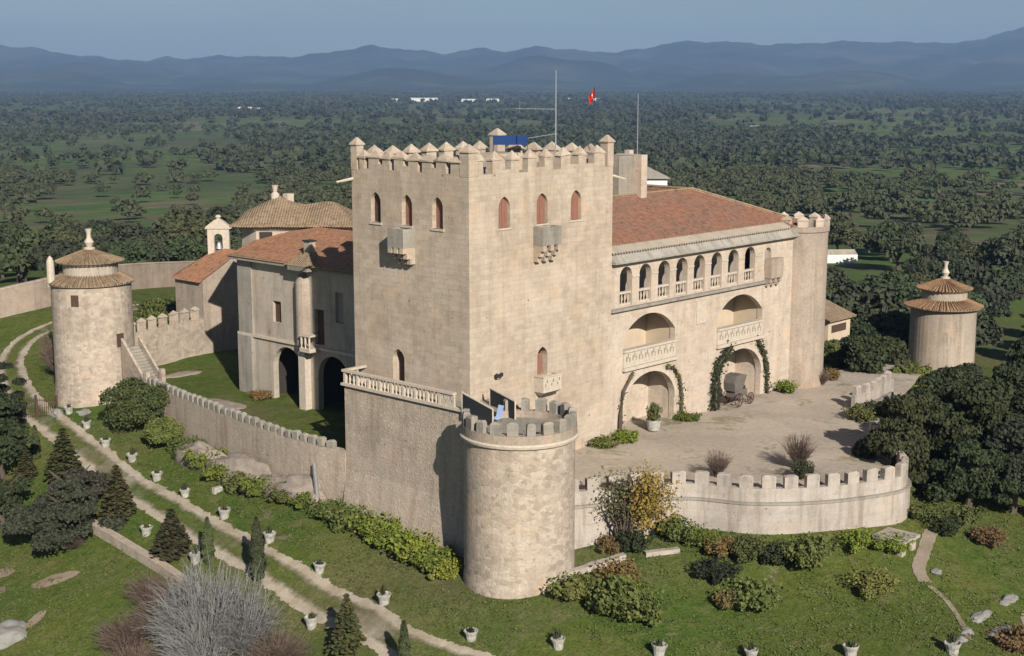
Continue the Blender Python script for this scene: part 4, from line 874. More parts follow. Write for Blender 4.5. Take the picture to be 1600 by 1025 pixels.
ob = radial(LX, LY, LR-.1, angc-1.35); tag(MB().lathe(ob[0], ob[1], [(.4, 8.8), (.36, 11.2), (.2, 11.6), (0, 11.8)], 10).build('obelisk', M['trim'], LTW.e), None)
o_ = bpy.data.objects['obelisk']; o_.location = -Vector((LX, LY, -2.7))
RTX, RTY = 82.6, 3.2
RTW = round_tower('round_tower', 'distant round cream tower with orange two-stage roof among dark trees at right', RTX, RTY, 3.8, -9, 2.45, M['tan'], 1)
dm = MB()
for k in range(3): dm = plate(RTX, RTY, 3.7, angc-.5+k*.12, .5, -1.5-k*.5, -.2-k*.4, .04); RTW.part('broken_plaster', dm, M['rock'])
# ------------------------------------------------------------------ curtain walls
cw = Thing('crenellated_wall', 'short crenellated wall between the far left round tower and the side wing', 'wall', (9, 55, -1))
mpc, Lc = pathmap([(4.5, 53.0), (9.4, 54.6), (17.5, 56.6)])
mpc2 = lambda u, d: mpc(u, d)
b = MB(); wall(b, mpc2, 0, Lc, -3, 3.1, [], th=.6, step=2); cw.part('wall', b, M['bastion'])
for i in range(9): u = .9+i*1.65; cw.part('merlon', merlon_mb(mpc, u, u+.8, 0, .5, 3.1, 4.1, .35, .05), M['bastion'])
lw = Thing('long_parapet_wall', 'long low wall with blunt merlons running from the terrace to the far tower', 'wall', (-2, 27, -4))
lp = smooth_path([(-2.3, 11.4, 0), (-2.75, 15, 0), (-2.6, 19.6, 0), (-1.8, 26.9, 0), (-.75, 34, 0), (.4, 41, 0), (1.3, 46, 0), (2.2, 50.0, 0)], 4)
mpl, Ll = pathmap([p for p in reversed(lp)])
b = MB(); wall(b, mpl, 0, Ll, -7, lambda u: .25+.05*math.sin(u*1.7)+.04*math.sin(u*4.1), [], th=.55, step=1.2); lw.part('wall', b, M['rough'])
i = 0; u = .4
while u < Ll-.9:
    i += 1; random.seed(i); w = .62+random.uniform(-.08, .1); lw.part('merlon', merlon_mb(mpl, u, u+w, 0, .5, .25, .82+random.uniform(-.08, .06), .12, .0, pyr=False), M['grey']); u += 1.02
vw = Thing('curved_wall', 'curved crenellated wall of pale stone enclosing the sandy court', 'wall', (12, -17, -3))
cpts = smooth_path([(1.2, -7.6, 0), (4.2, -9.3, 0), (7.4, -11.2, 0), (9.7, -13.2, 0), (11.5, -17.0, 0), (15.3, -20.5, 0), (20.2, -22.9, 0), (22.4, -23.2, 0), (24.4, -22.2, 0), (28, -18.8, 0), (33, -14.8, 0)], 6)
mpv, Lv = pathmap(cpts)
b = MB(); wall(b, lambda u, d: mpv(u, d-.22), 0, Lv, -7, -1.05, [], th=.9, step=.8); vw.part('wall', b, M['white'])
b = MB(); wall(b, lambda u, d: mpv(u, d), 0, Lv, -1.05, -.05, [], th=.5, step=.8); vw.part('parapet', b, M['white'])
b = MB(); wall(b, lambda u, d: mpv(u, d-.3), 0, Lv, -1.2, -1.03, [], th=.25, step=.8); vw.part('string_course', b, M['grey'])
n = int(Lv/1.62)
for i in range(n): u = .5+i*1.62; vw.part('merlon', merlon_mb(mpv, u, u+.98, 0, .5, -.05, .8, .08, .02, pyr=False), M['white'])
# court platform and inner lawn (setting)
court_m, t, b_ = nodemat('sandy_court', .95, .1); g = N(t, 'ShaderNodeNewGeometry'); pos = g.outputs['Position']
c = mix(t, ramp(t, noise(t, pos, .13, 5, .65, .5), [(.4, 0.0), (.6, 1.0)]), (.52, .44, .35), (.45, .38, .30))
c = mix(t, ramp(t, noise(t, pos, .22, 6, .75, .6), [(.56, 0.0), (.66, .7)]), c, (.17, .165, .075))
c = mix(t, .6, c, ramp(t, noise(t, pos, 2.2, 6, .8), [(.3, .6), (.6, 1.08)]), 'MULTIPLY'); t.links.new(c, b_.inputs['Base Color']); bump(t, b_, noise(t, pos, 3, 5, .8), .6, .06)
cp = [mpv(Lv*i/60, .3) for i in range(61)]
court = MB(); poly = cp+[(60, -6), (60, .3), (46, .3), (39.2, .3), (39.2, 3.2), (17.9, 3.2), (17.9, .3), (0.05, .3), (0.05, -3.0)]
def fan_grid(poly, z, step=1.0):
    """flat polygon cut into a grid so that the surface can undulate a little"""
    import bmesh
    bm = bmesh.new(); vs = [bm.verts.new((x, y, z)) for x, y in poly]; bm.faces.new(vs)
    xs = [p[0] for p in poly]; ys = [p[1] for p in poly]
    for x in np.arange(min(xs)+step, max(xs), step): bmesh.ops.bisect_plane(bm, geom=bm.verts[:]+bm.edges[:]+bm.faces[:], plane_co=(x, 0, 0), plane_no=(1, 0, 0))
    for y in np.arange(min(ys)+step, max(ys), step): bmesh.ops.bisect_plane(bm, geom=bm.verts[:]+bm.edges[:]+bm.faces[:], plane_co=(0, y, 0), plane_no=(0, 1, 0))
    for v in bm.verts: v.co.z += .1*math.sin(v.co.x*.5+1)*math.cos(v.co.y*.43)+.05*math.sin(v.co.x*1.3)*math.sin(v.co.y*1.1)
    return bm
def flat_sheet(name, poly, z, mat):
    bm = fan_grid(poly, z); me = bpy.data.meshes.new(name); bm.to_mesh(me); bm.free(); me.materials.append(mat); me.shade_smooth()
    o = bpy.data.objects.new(name, me); COL.objects.link(o); o['kind'] = 'structure'; return o
flat_sheet('court', poly, -.5, court_m)
lm2 = M['ground']
flat_sheet('inner_lawn', [(TX+.5, 11.5)]+[mpl(Ll-Ll*i/30, .3) for i in range(1, 30)]+[(2.8, 52.9), (9.4, 54.9), (17.5, 56.9), (22, 56.5), (22, 12.6), (0, 12.6)], -.85, lm2)

# stair beside the far tower, gate, boundary wall, low walls
st = Thing('stone_stair', 'stone stair with parapets climbing to the door of the far left round tower', 'stair', (2.2, 46.5, -2.9))
sa, sb = Vector((2.6, 48.9)), Vector((1.9, 44.0)); dv = (sb-sa).normalized(); pv_ = Vector((-dv.y, dv.x)); sm = MB(); n = 14; Ls = (sb-sa).length
for i in range(n):
    a, c = sa+dv*(Ls*i/n), sa+dv*(Ls*(i+1)/n); z = 2.9-3.4*i/n
    sm.prism([(a-pv_*.75)[:], (c-pv_*.75)[:], (c+pv_*.75)[:], (a+pv_*.75)[:]], -4, z)
st.part('steps', sm, M['grey'])
for s in (-1, 1):
    pm = MB(); q0, q1 = sa+pv_*s*.76, sb+pv_*s*.76; w = pv_*s*.25
    for A_, B_ in (((q0, q1)),): 
        pts = [(q0.x, q0.y), (q1.x, q1.y), (q1.x+w.x, q1.y+w.y), (q0.x+w.x, q0.y+w.y)]; zt_ = [3.8, .5, .5, 3.8]
        for i in range(4): j = (i+1) % 4; pm.face([(*pts[i], -4.2), (*pts[j], -4.2), (*pts[j], zt_[j]), (*pts[i], zt_[i])])
        pm.face([(*pts[i], zt_[i]) for i in range(4)])
    pm.box(sb.x+pv_.x*s*.85-.22, sb.x+pv_.x*s*.85+.22, sb.y-.3, sb.y+.15, -4.2, 1.35)
    st.part('parapet', pm, M['bastion'])
gt = Thing('iron_gate', 'rusty iron bar gate across the track beside the far round tower', 'gate', (-5, 53.5, -3.6))
ga, gb_ = Vector((-6.2, 55.0)), Vector((-3.9, 52.0)); gm = MB()
for i in range(19): p = ga.lerp(gb_, i/18); gm.tube([(p.x, p.y, -4.2), (p.x, p.y, -1.7)], .03, 4)
for z in (-3.4, -1.9): gm.tube([(ga.x, ga.y, z), (gb_.x, gb_.y, z)], .035, 4)
gt.part('bars', gm, M['wood'])
for p in (ga, ga.lerp(gb_, .45), gb_): gt.part('post', MB().box(p.x-.09, p.x+.09, p.y-.09, p.y+.09, -4.4, -1.4), M['wood'])
ew = Thing('boundary_wall', 'long pinkish boundary wall crossing the meadow behind the castle', 'wall', (25, 92, 0))
bp = smooth_path([(-16, 92.5, 0), (0, 89.5, 0), (9.5, 88.4, 0), (16.3, 88.5, 0), (31.2, 94.6, 0), (50.8, 103, 0), (70, 110, 0)], 4)
mpe, Le = pathmap(bp); gzz = lambda u: tz(*mpe(u, 0))
b = MB(); wall(b, mpe, 0, Le, lambda u: gzz(u)-1, lambda u: gzz(u)+3.4, [], th=.6, step=2); ew.part('wall', b, M['pink'])
b = MB(); wall(b, lambda u, d: mpe(u, d-.06), 0, Le, lambda u: gzz(u)+3.403, lambda u: gzz(u)+3.55, [], th=.72, step=2); ew.part('coping', b, M['rough'])
rw = Thing('retaining_wall', 'low dry stone retaining wall below the track at lower left', 'wall', (-14.5, 23, -8))
rp_ = smooth_path([(-13.3, 33.0, 0), (-14.0, 29.5, 0), (-14.3, 25.5, 0), (-14.7, 20.6, 0), (-15.2, 15.1, 0), (-15.6, 10, 0)], 4); mpr, Lr = pathmap(rp_); gzr = lambda u: tz(*mpr(u, 0))
b = MB(); wall(b, lambda u, d: mpr(u, d*1.0), 0, Lr, lambda u: gzr(u)-2, lambda u: gzr(u)+.75, [], th=.7, step=1.5); rw.part('wall', b, M['rough'])
lcw = Thing('low_crenellated_wall', 'low crenellated garden wall at the far right edge of the sandy court', 'wall', (42, -9, -.4))
mpg, Lg = pathmap([(37.6, -9.2), (43, -9.4), (49, -8.2)])
b = MB(); wall(b, lambda u, d: mpg(u, d-.9), 0, 8.6, -1.2, .1, [], th=.35, step=1.5); lcw.part('front_kerb', b, M['grey'])
b = MB(); wall(b, mpg, 2.2, Lg, -1.2, .75, [], th=.4, step=1.5); lcw.part('wall', b, M['white'])
for i in range(6): u = 2.4+i*1.5; lcw.part('merlon', merlon_mb(mpg, u, u+.75, 0, .4, .75, 1.45, .15, .03, pyr=False), M['white'])
# stone culvert at the end of the curved wall and flat stones
cv = Thing('stone_culvert', 'small flat topped stone shelter with dark opening below the curved wall', 'culvert', (17.8, -24.9, -4))
b = MB(); wall(b, faceW(16.8), -26.0, -23.9, -5.5, -3.45, [Op(-25.5, -24.5, -5.5, -3.8, 'round', .5)], th=.3, ends=False); b.box(16.7, 19.1, -26.2, -23.7, -3.448, -3.25); wall(b, faceS(-26.0), 16.8, 18.9, -5.8, -3.45, [Op(17.4, 18.3, -5.8, -3.9)], th=.3, top=False, ends=False); cv.part('walls', b, M['white'])
kb = Thing('stone_kerb', 'low pale stone kerb wall leading from the bastion foot into the right lawn', 'wall', (1, -11.6, -5))
mpk, Lk = pathmap(smooth_path([(-1.6, -10.4, 0), (0.6, -11.4, 0), (3.4, -12.7, 0), (6.1, -14.6, 0)], 4)); b = MB(); wall(b, mpk, 0, Lk*.55, lambda u: tz(*mpk(u, 0))-.8, lambda u: tz(*mpk(u, 0))+.42+.05*math.sin(u*3), [], th=.55, step=.6); wall(b, mpk, Lk*.72, Lk, lambda u: tz(*mpk(u, 0))-.8, lambda u: tz(*mpk(u, 0))+.32, [], th=.5, step=.6); kb.part('wall', b, M['white'])
# roads and paths
ribbon('road', [(-9, -26), (-11.4, -14.7), (-12.7, -6.8), (-11.9, -0.9), (-11.3, 5.6), (-10.7, 12.0), (-9.6, 21.7), (-8.4, 31.8), (-6.9, 40.2), (-5.4, 49.4), (-4.3, 55.9), (-1.2, 65.0), (2.4, 72.7), (6.5, 77.6), (10.4, 79.6), (16, 81.0), (26, 82)], 4.0, M['road'])
ribbon('footpath', [(15.2, -28.6), (16.6, -27.4), (19.0, -26.6), (22, -25.6), (24, -25.6)], 1.3, M['path']); ribbon('faint_trail', [(10.2, -34.2), (12.4, -32.6), (14.3, -30.6), (15.0, -29.0)], .55, M['path'])
patch('bare_ground', -19.2, 26.2, 2.6, 1.1, -.6, M['earth'])
patch('bare_bank', -21.0, 32.0, 2.2, 1.0, -.9, M['earth']); patch('bare_patch', 3.0, -32.0, 2.4, .8, .9, M['earth']); patch('bare_patch', 17.0, -36.0, 2.6, 1.4, .9, M['earth']); patch('bare_patch', -23.0, 22.5, 1.6, .7, .4, M['earth'])
ribbon('far_track', [(150, 330), (175, 318), (230, 300), (300, 290)], 7, M['earth'], off=.4, per=5)
# ------------------------------------------------------------------ foliage
RNG = np.random.default_rng(7)
def quads_mesh(name, C, Nn, size, mat, rng, asp=1.0):
    n = len(C); up = rng.normal(size=(n, 3)); T = np.cross(Nn, up); T /= np.linalg.norm(T, axis=1)[:, None]+1e-9; B = np.cross(Nn, T); B /= np.linalg.norm(B, axis=1)[:, None]+1e-9
    s = (size*(.6+.8*rng.random(n)))[:, None] if np.ndim(size) == 0 else size[:, None]
    V = np.stack([C-T*s-B*s*asp*.6, C+T*s*.7-B*s*asp, C+T*s+B*s*asp*.7, C-T*s*.6+B*s*asp], 1).reshape(-1, 3)
    return V
def mesh_np(name, V, F, mat, smooth=False):
    me = bpy.data.meshes.new(name); me.vertices.add(len(V)); me.vertices.foreach_set('co', np.ascontiguousarray(V, dtype=np.float32).ravel())
    k = F.shape[1]; me.loops.add(F.size); me.loops.foreach_set('vertex_index', F.ravel().astype(np.int32)); me.polygons.add(len(F)); me.polygons.foreach_set('loop_start', np.arange(0, F.size, k, dtype=np.int32))
    me.update(calc_edges=True); me.materials.append(mat); me.validate()
    if smooth: me.shade_smooth()
    return me
def blob_points(lobes, n, rng, shell=.35):
    L = np.array(lobes); w = (L[:, 3]*L[:, 4]*L[:, 5])**(2/3); idx = rng.choice(len(L), n, p=w/w.sum())
    d = rng.normal(size=(n, 3)); d /= np.linalg.norm(d, axis=1)[:, None]; d[:, 2] = np.where(d[:, 2] < -.35, -d[:, 2]*.6, d[:, 2])
    r = 1-shell*rng.random(n)**1.5
    r *= 1+.10*np.sin(d[:, 0]*9+idx)*np.cos(d[:, 1]*8+idx*2)
    C = L[idx, :3]+d*L[idx, 3:6]*r[:, None]; return C, d
def crown_mesh(name, lobes, n, size, mat, seed=1, jit=.75, shell=.35, up=0.15):
    rng = np.random.default_rng(seed); C, d = blob_points(lobes, n, rng, shell)
    Nn = d+rng.normal(size=(n, 3))*jit; Nn[:, 2] += up; Nn /= np.linalg.norm(Nn, axis=1)[:, None]
    V = quads_mesh(name, C, Nn, size, mat, rng); F = np.arange(len(V)).reshape(-1, 4); return mesh_np(name, V, F, mat)
def oak_lobes(seed, R, H, flat=.62, k=11):
    rng = np.random.default_rng(seed); L = [(0, 0, H, R*.62, R*.62, R*flat*.62)]
    for i in range(k):
        a = 2*math.pi*(i/k)+rng.uniform(-.3, .3); rr = R*rng.uniform(.38, .66); s = R*rng.uniform(.28, .44)
        L.append((rr*math.cos(a), rr*math.sin(a), H+R*flat*rng.uniform(-.35, .32), s, s, s*flat*1.25))
    for i in range(3):
        a = rng.uniform(0, 6.28); L.append((R*.3*math.cos(a), R*.3*math.sin(a), H+R*flat*.5, R*.34, R*.34, R*.26))
    return L
def trunk_mesh(name, h, r, mat, seed=0, limbs=5, spread=1.5, top=None):
    rng = random.Random(seed); b = MB(); top = top or h*1.5
    b.tube([(0, 0, -1.0), (0, 0, 0), (.1*h*rng.uniform(-1, 1), .1*h*rng.uniform(-1, 1), h*.6), (0, 0, h)], [r*1.5, r*1.15, r*.9, r*.75], 8)
    for i in range(limbs):
        a = 6.28*i/limbs+rng.uniform(-.4, .4); e = (spread*math.cos(a), spread*math.sin(a), top*rng.uniform(.85, 1.05)); m_ = (e[0]*.45, e[1]*.45, h+(e[2]-h)*.6)
        b.tube([(0, 0, h*.9), m_, e], [r*.6, r*.4, r*.12], 6)
    me = bpy.data.meshes.new(name); me.from_pydata(b.v, [], b.f); me.materials.append(mat); return me
def put(name, me, parent=None, loc=(0, 0, 0), sc=(1, 1, 1), rz=0):
    o = bpy.data.objects.new(name, me); COL.objects.link(o); o.location = loc; o.scale = sc; o.rotation_euler.z = rz; o.parent = parent; return o
def plant(name, label, cat, x, y, crown, trunk=None, sc=1, rz=None, group=None, z=None, scz=None, tname='trunk', cname='crown'):
    e = bpy.data.objects.new(name, None); COL.objects.link(e); e.location = (x, y, (tz(x, y) if z is None else z)); e.scale = (sc, sc, scz or sc); e.rotation_euler.z = RNG.uniform(0, 6.28) if rz is None else rz
    tag(e, label, cat, group)
    if trunk: put(tname, trunk, e)
    put(cname, crown, e); return e
# crowns for plain trees (several prototypes)
OAKP = []
for s in range(6):
    R = 4.6+.5*(s % 3); c = crown_mesh('crown', oak_lobes(s, R, 4.2, .55), 3200, .25, M['oak'], s, shell=.45)
    OAKP.append((c, trunk_mesh('trunk', 2.2, .36, M['bark'], s, 5, R*.45, 4.6)))
def ragged(seed, R, H, n, size, mat, tall=1.0):
    rg = np.random.default_rng(seed); L = [(0, 0, H*.7, R*.5, R*.5, H*.5)]
    for i in range(26):
        a = rg.uniform(0, 6.28); rr = R*rg.uniform(.1, .92); s = R*rg.uniform(.13, .28); zt = H*tall*(1.65-.9*(rr/R)**1.5)
        L.append((rr*math.cos(a), rr*math.sin(a), rg.uniform(.25, 1)*zt, s*1.25, s*1.25, s*rg.uniform(.5, .95)))
    return crown_mesh('crown', L, n, size, mat, seed, shell=.7, jit=.9)
def core_lobes(R, H, f=.5): return [(0, 0, H, R, R, R*f)]
# which side of the plain is wooded
def woods(x, y):
    v = np.sin(x*.021+1.3)*np.cos(y*.017+.4)+.8*np.sin(x*.009-y*.012+2)+.55*np.sin(x*.047+y*.031)+.35*np.sin(x*.083-y*.061+1)+.45*np.sin(x*.0052+y*.0021+.7)*np.cos(y*.0058-x*.0017+2.2)
    return v
def wedge(n, d0, d1, rng, half=.415):
    d = np.sqrt(rng.uniform(d0*d0, d1*d1, n)); t = rng.uniform(-half, half, n)
    return CAM[0]+d*(FW[0]+t*RT[0]), CAM[1]+d*(FW[1]+t*RT[1]), d
rng = np.random.default_rng(11)
X, Y, Dd = wedge(7500, 172, 445, rng)
cand = [(x, y, d) for x, y, d in zip(X, Y, Dd)]
cand.sort(key=lambda q: q[2]); used = []; clears = [(228, 100, 15), (219, 93, 12), (210, 86, 11), (200, 80, 10), (188, 76, 10), (172, 67, 9), (60, 30, 26), (30, 75, 21), (82, 3, 5)]
wv = woods(X, Y)
def okp(x, y, d):
    if any((x-a)**2+(y-b_)**2 < r*r for a, b_, r in clears): return False
    if 150 < x < 236 and abs((x-CAM[0])*171.1-(y-CAM[1])*300.9)/346.1 < 8.5: return False
    if -5 < x < 60 and y < 108 and not (x > 50 and y < 20): return False
    if x < 70 and y < 108: return False
    w = float(woods(np.array(x), np.array(y)))
    if w < -1.1 and d > 300: return False
    m_ = 8.8 if w > .5 else (11.5 if w > -.2 else 14)
    return all((x-a)**2+(y-b_)**2 > m_**2 for a, b_ in used[-400:])
for x, y, d in cand:
    if len(used) >= 292: break
    if okp(x, y, d): used.append((x, y))
DEND = fdist(*used[-1]); print('oaks', len(used), 'out to', DEND)
for i, (x, y) in enumerate(used):
    c, tk = OAKP[i % 6]; s = rng.uniform(.75, 1.5)
    plant('holm_oak', 'dark rounded holm oak scattered over the open plain behind the castle', 'tree', x, y, c, tk, s, group='holm oaks on the plain behind the castle', scz=s*rng.uniform(.85, 1.1))
# the woodland beyond: nobody could count it
def stuff_trees(name, d0, d1, n, quads, size, rng, thr=-.5, Rm=4.6):
    protos = []
    for s in range(5):
        r2 = np.random.default_rng(90+s); C, d = blob_points(oak_lobes(s+20, Rm, 3.6, .55, 9), quads, r2, .4); Nn = d+r2.normal(size=C.shape)*.55; Nn[:, 2] += .1; Nn /= np.linalg.norm(Nn, axis=1)[:, None]
        protos.append(quads_mesh('', C, Nn, size, None, r2))
    x, y, d = wedge(n, d0, d1, rng); w = woods(x*(1 if d0 < 900 else .45), y*(1 if d0 < 900 else .45)); k = (w > thr)|(rng.random(n) < .13)
    if d0 < 900: k &= ~(((x-246)**2+(y-110)**2) < 20**2)
    x, y = x[k], y[k]; z = terr(x, y); out = []
    for s in range(5):
        idx = np.arange(s, len(x), 5); sc = rng.uniform(.7, 1.35, len(idx)); a = rng.uniform(0, 6.28, len(idx)); P = protos[s]
        ca, sa_ = np.cos(a)[:, None], np.sin(a)[:, None]
        vx = (P[None, :, 0]*ca-P[None, :, 1]*sa_)*sc[:, None]+x[idx][:, None]; vy = (P[None, :, 0]*sa_+P[None, :, 1]*ca)*sc[:, None]+y[idx][:, None]; vz = P[None, :, 2]*sc[:, None]+z[idx][:, None]
        out.append(np.stack([vx, vy, vz], -1).reshape(-1, 3))
    V = np.concatenate(out); F = np.arange(len(V)).reshape(-1, 4); me = mesh_np(name, V, F, M['oakfar']); o = put(name, me); tag(o, kind='stuff'); return o
o = stuff_trees('distant_woodland', DEND+4, 900, 2500, 260, .55, np.random.default_rng(3), .0); tag(o, 'dark oak woodland spreading over the middle of the plain', 'woodland')
o = stuff_trees('distant_woodland', 900, 2300, 7500, 44, 1.7, np.random.default_rng(4), .0); tag(o, 'dense dark woodland in the farther part of the plain', 'woodland')
o = stuff_trees('distant_woodland', 2300, 6500, 22000, 12, 3.6, np.random.default_rng(5), .1, 6.5); tag(o, 'thin dark bands of woodland near the foot of the hills', 'woodland')

# ---- near trees
def dense(seed, R, H, n, size, mat, flat=.7, k=13): return crown_mesh('crown', oak_lobes(seed, R, H, flat, k), n, size, mat, seed, shell=.4)
bigA = ragged(31, 4.3, 2.9, 24000, .10, M['greyoak']); tkA = trunk_mesh('trunk', 2, .32, M['bark'], 3, 6, 1.8, 4.5)
plant('holm_oak', 'big grey-green holm oak at lower left, above the end of the retaining wall', 'tree', -15.4, 30.9, bigA, tkA, 1.0)
plant('holm_oak', 'grey-green oak between the big lower left oak and the track', 'tree', -13.3, 33.6, ragged(32, 3.5, 2.7, 15000, .10, M['greyoak']), tkA, .95)
darkA = ragged(33, 3.8, 4.6, 18000, .11, M['darkleaf'], 1.1)
plant('dark_evergreen', 'dark evergreen at the left picture edge beside the track', 'tree', -13.2, 45.5, darkA, tkA, 1.05)
plant('dark_evergreen', 'tall dark evergreen at the extreme left beyond the first one', 'tree', -9.6, 53.6, ragged(34, 3.2, 4.6, 13000, .11, M['darkleaf'], 1.2), tkA, 1.0)
plant('dark_evergreen', 'lower dark evergreen under the two at the left picture edge', 'tree', -16.5, 39.5, ragged(35, 3.4, 2.8, 11000, .11, M['darkleaf']), tkA, .95)
def conifer(seed, H, R, mat, tiers=14):
    r = random.Random(seed); V = []; rg = np.random.default_rng(seed); C = []; Nn = []
    for i in range(tiers):
        f = (i+.4)/tiers; z = .06*H+f*H*.94; rad_ = R*(1-f)**.85+.06
        nb = max(5, int(13*(1-f)+4))
        for j in range(nb):
            a = 6.28*j/nb+r.uniform(-.25, .25); L = rad_*r.uniform(.78, 1.12)
            for q in np.arange(.12, 1, .09 if rad_ > .8 else .2):
                for w in (-1, 0, 1):
                    ww = w*.16*L*(1-q*.6); C.append((L*q*math.cos(a)-ww*math.sin(a), L*q*math.sin(a)+ww*math.cos(a), z-L*q*.28+(.12*L*q*q)+r.uniform(-.05, .05))); Nn.append((r.uniform(-.6, .6), r.uniform(-.6, .6), 1))
    C = np.array(C); Nn = np.array(Nn); Nn /= np.linalg.norm(Nn, axis=1)[:, None]
    V = quads_mesh('', C, Nn, .13*max(.8, R/1.6), mat, rg); return mesh_np('crown', V, np.arange(len(V)).reshape(-1, 4), mat)
def straight_trunk(h, r): b = MB().tube([(0, 0, -.5), (0, 0, h*.5), (0, 0, h)], [r*1.3, r*.8, r*.1], 7); me = bpy.data.meshes.new('trunk'); me.from_pydata(b.v, [], b.f); me.materials.append(M['bark']); return me
def fir(label, x, y, H, R, seed): return plant('fir_tree', label, 'tree', x, y, conifer(seed, H, R, M['spruce']), straight_trunk(H, .11))
fir('pointed fir rising behind the big grey-green oak at left', -10.0, 40.3, 4.6, 1.9, 1)
fir('brownish fir right of the big grey-green oak beside the track', -11.6, 29.2, 4.4, 1.7, 2)
fir('broad brownish fir standing alone by the track below the planters', -12.8, 19.7, 3.6, 1.75, 3)
fir('small fir at the bottom edge beside the track', -14.4, -2.7, 3.9, 1.25, 4)
fir('small fir half hidden at the left of the small track-side cypress', -11.5, 44.3, 3.0, 1.2, 5)
def cyp(label, x, y, H, R, seed):
    rg = np.random.default_rng(seed); n = 1500; f = rg.random(n)**.9; a = rg.uniform(0, 6.28, n); pr = np.sin(np.clip(f*1.02, 0, 1)**.6*math.pi)**.65*.9+.1*(1-f); r = R*pr*(.65+.35*rg.random(n))*(1+.15*np.sin(f*22+a*2))
    C = np.stack([r*np.cos(a), r*np.sin(a), .1+f*H], -1); Nn = np.stack([np.cos(a), np.sin(a), .4+0*a], -1)+rg.normal(size=(n, 3))*.45; Nn /= np.linalg.norm(Nn, axis=1)[:, None]
    V = quads_mesh('', C, Nn, .10, None, rg, 1.3); return plant('cypress', label, 'tree', x, y, mesh_np('crown', V, np.arange(len(V)).reshape(-1, 4), M['cypress']), straight_trunk(H*.7, .07))
cyp('shorter slim cypress beside the track, left of the taller one', -12.5, 15.4, 3.5, .42, 1)
cyp('tall slim cypress casting a shadow on the track', -12.3, 9.6, 4.7, .6, 2)
cyp('small cypress at the bottom edge, right of the small fir', -14.6, -8.4, 3.4, .38, 3)
cyp('small dark cypress beside the track at far left', -9.4, 46.3, 3.0, .42, 4)
# right-hand dark trees
RT_ = [(28.3, -25.5, 3.4, 4.6, 'dark evergreen at the right end of the curved wall, nearest the wall'), (31.5, -27.6, 3.9, 5.0, 'big dark evergreen at the right picture edge, nearest the viewer'),
 (27.2, -20.6, 3.2, 5.6, 'dark evergreen inside the curved wall, shading the court'), (34, -21.5, 4.2, 6.4, 'tall dark evergreen inside the right end of the curved wall'), (38.5, -23, 4.3, 6.3, 'dark evergreen behind the front pair at right'), (37.2, -29.8, 4.2, 5.8, 'dark evergreen cut by the right picture edge'),
 (42.5, -15.5, 3.7, 4.4, 'dark round oak beside the low crenellated garden wall'), (46, -20, 4.4, 5.6, 'dark oak in the middle of the right grove'), (52, -14, 4.2, 4.6, 'dark oak at the back of the right grove'), (50, -25, 4.6, 6.0, 'dark oak at the right of the grove, under the far tower'),
 (72, -13, 4.6, 7.0, 'tall dark tree right of the far tower, cut by the picture edge'), (64, -17, 4.4, 6.5, 'tall dark tree below the far tower at right'), (58, -20, 4.4, 4.6, 'dark oak behind the grove by the picture edge'), (62, -9, 3.6, 3.8, 'dark oak in front of the far right round tower'), (66, -15, 4.2, 4.0, 'dark oak right of the base of the far right tower')]
dk = [ragged(50+i, 4.3, 4.2, 24000, .11, [M['darkleaf'], M['oak'], M['darkleaf'], M['darkleaf']][i]) for i in range(4)]
for i, (x, y, R, H, lab) in enumerate(RT_): plant('dark_evergreen', lab, 'tree', x, y, dk[i % 4], tkA, R/3.9, scz=H/4.8)
sm_ = [(55.5, -1.5, 2.6, 6.2, M['darkleaf'], 'dark tree close to the right of the corner turret'), (58.6, 3.6, 2.0, 5.2, M['juniper'], 'ivy green tree squeezed between turret and porch building'), (62.5, 3.2, 2.2, 4.6, M['darkleaf'], 'dark tree standing in front of the porch building'), (60, 2.0, 2.8, 5.6, M['darkleaf'], 'dark tree a little behind the one nearest the corner turret'), (58, -5.5, 2.2, 4.2, M['juniper'], 'green tree in front of the far right round tower, left side'), (64.5, 1.0, 3.4, 6.2, M['darkleaf'], 'dark tree left of the far right round tower'), (72, 9, 3.8, 6.2, M['darkleaf'], 'dark tree beyond the porch building'), (79, 14, 4.0, 5.2, M['oak'], 'oak behind the porch building and left of the far tower'), (92, -4, 4.4, 5.2, M['oak'], 'oak right of the far round tower'), (95, 14, 4.6, 5.6, M['oak'], 'oak behind the far round tower'), (76, -10, 4.0, 4.4, M['darkleaf'], 'dark oak right of the far round tower, in front'), (71, -4.5, 3.0, 4.2, M['darkleaf'], 'dark low oak right below the far round tower'), (88, 24, 4.2, 5.0, M['oak'], 'oak farther back between turret and far tower'), (84, -20, 4.6, 5.0, M['oak'], 'oak at the right picture edge beyond the grove')]
for i, (x, y, R, H, m_, lab) in enumerate(sm_): plant('broadleaf_tree', lab, 'tree', x, y, dense(70+i, R, H*.55, 7500, .14, m_, 1.0), tkA, 1)
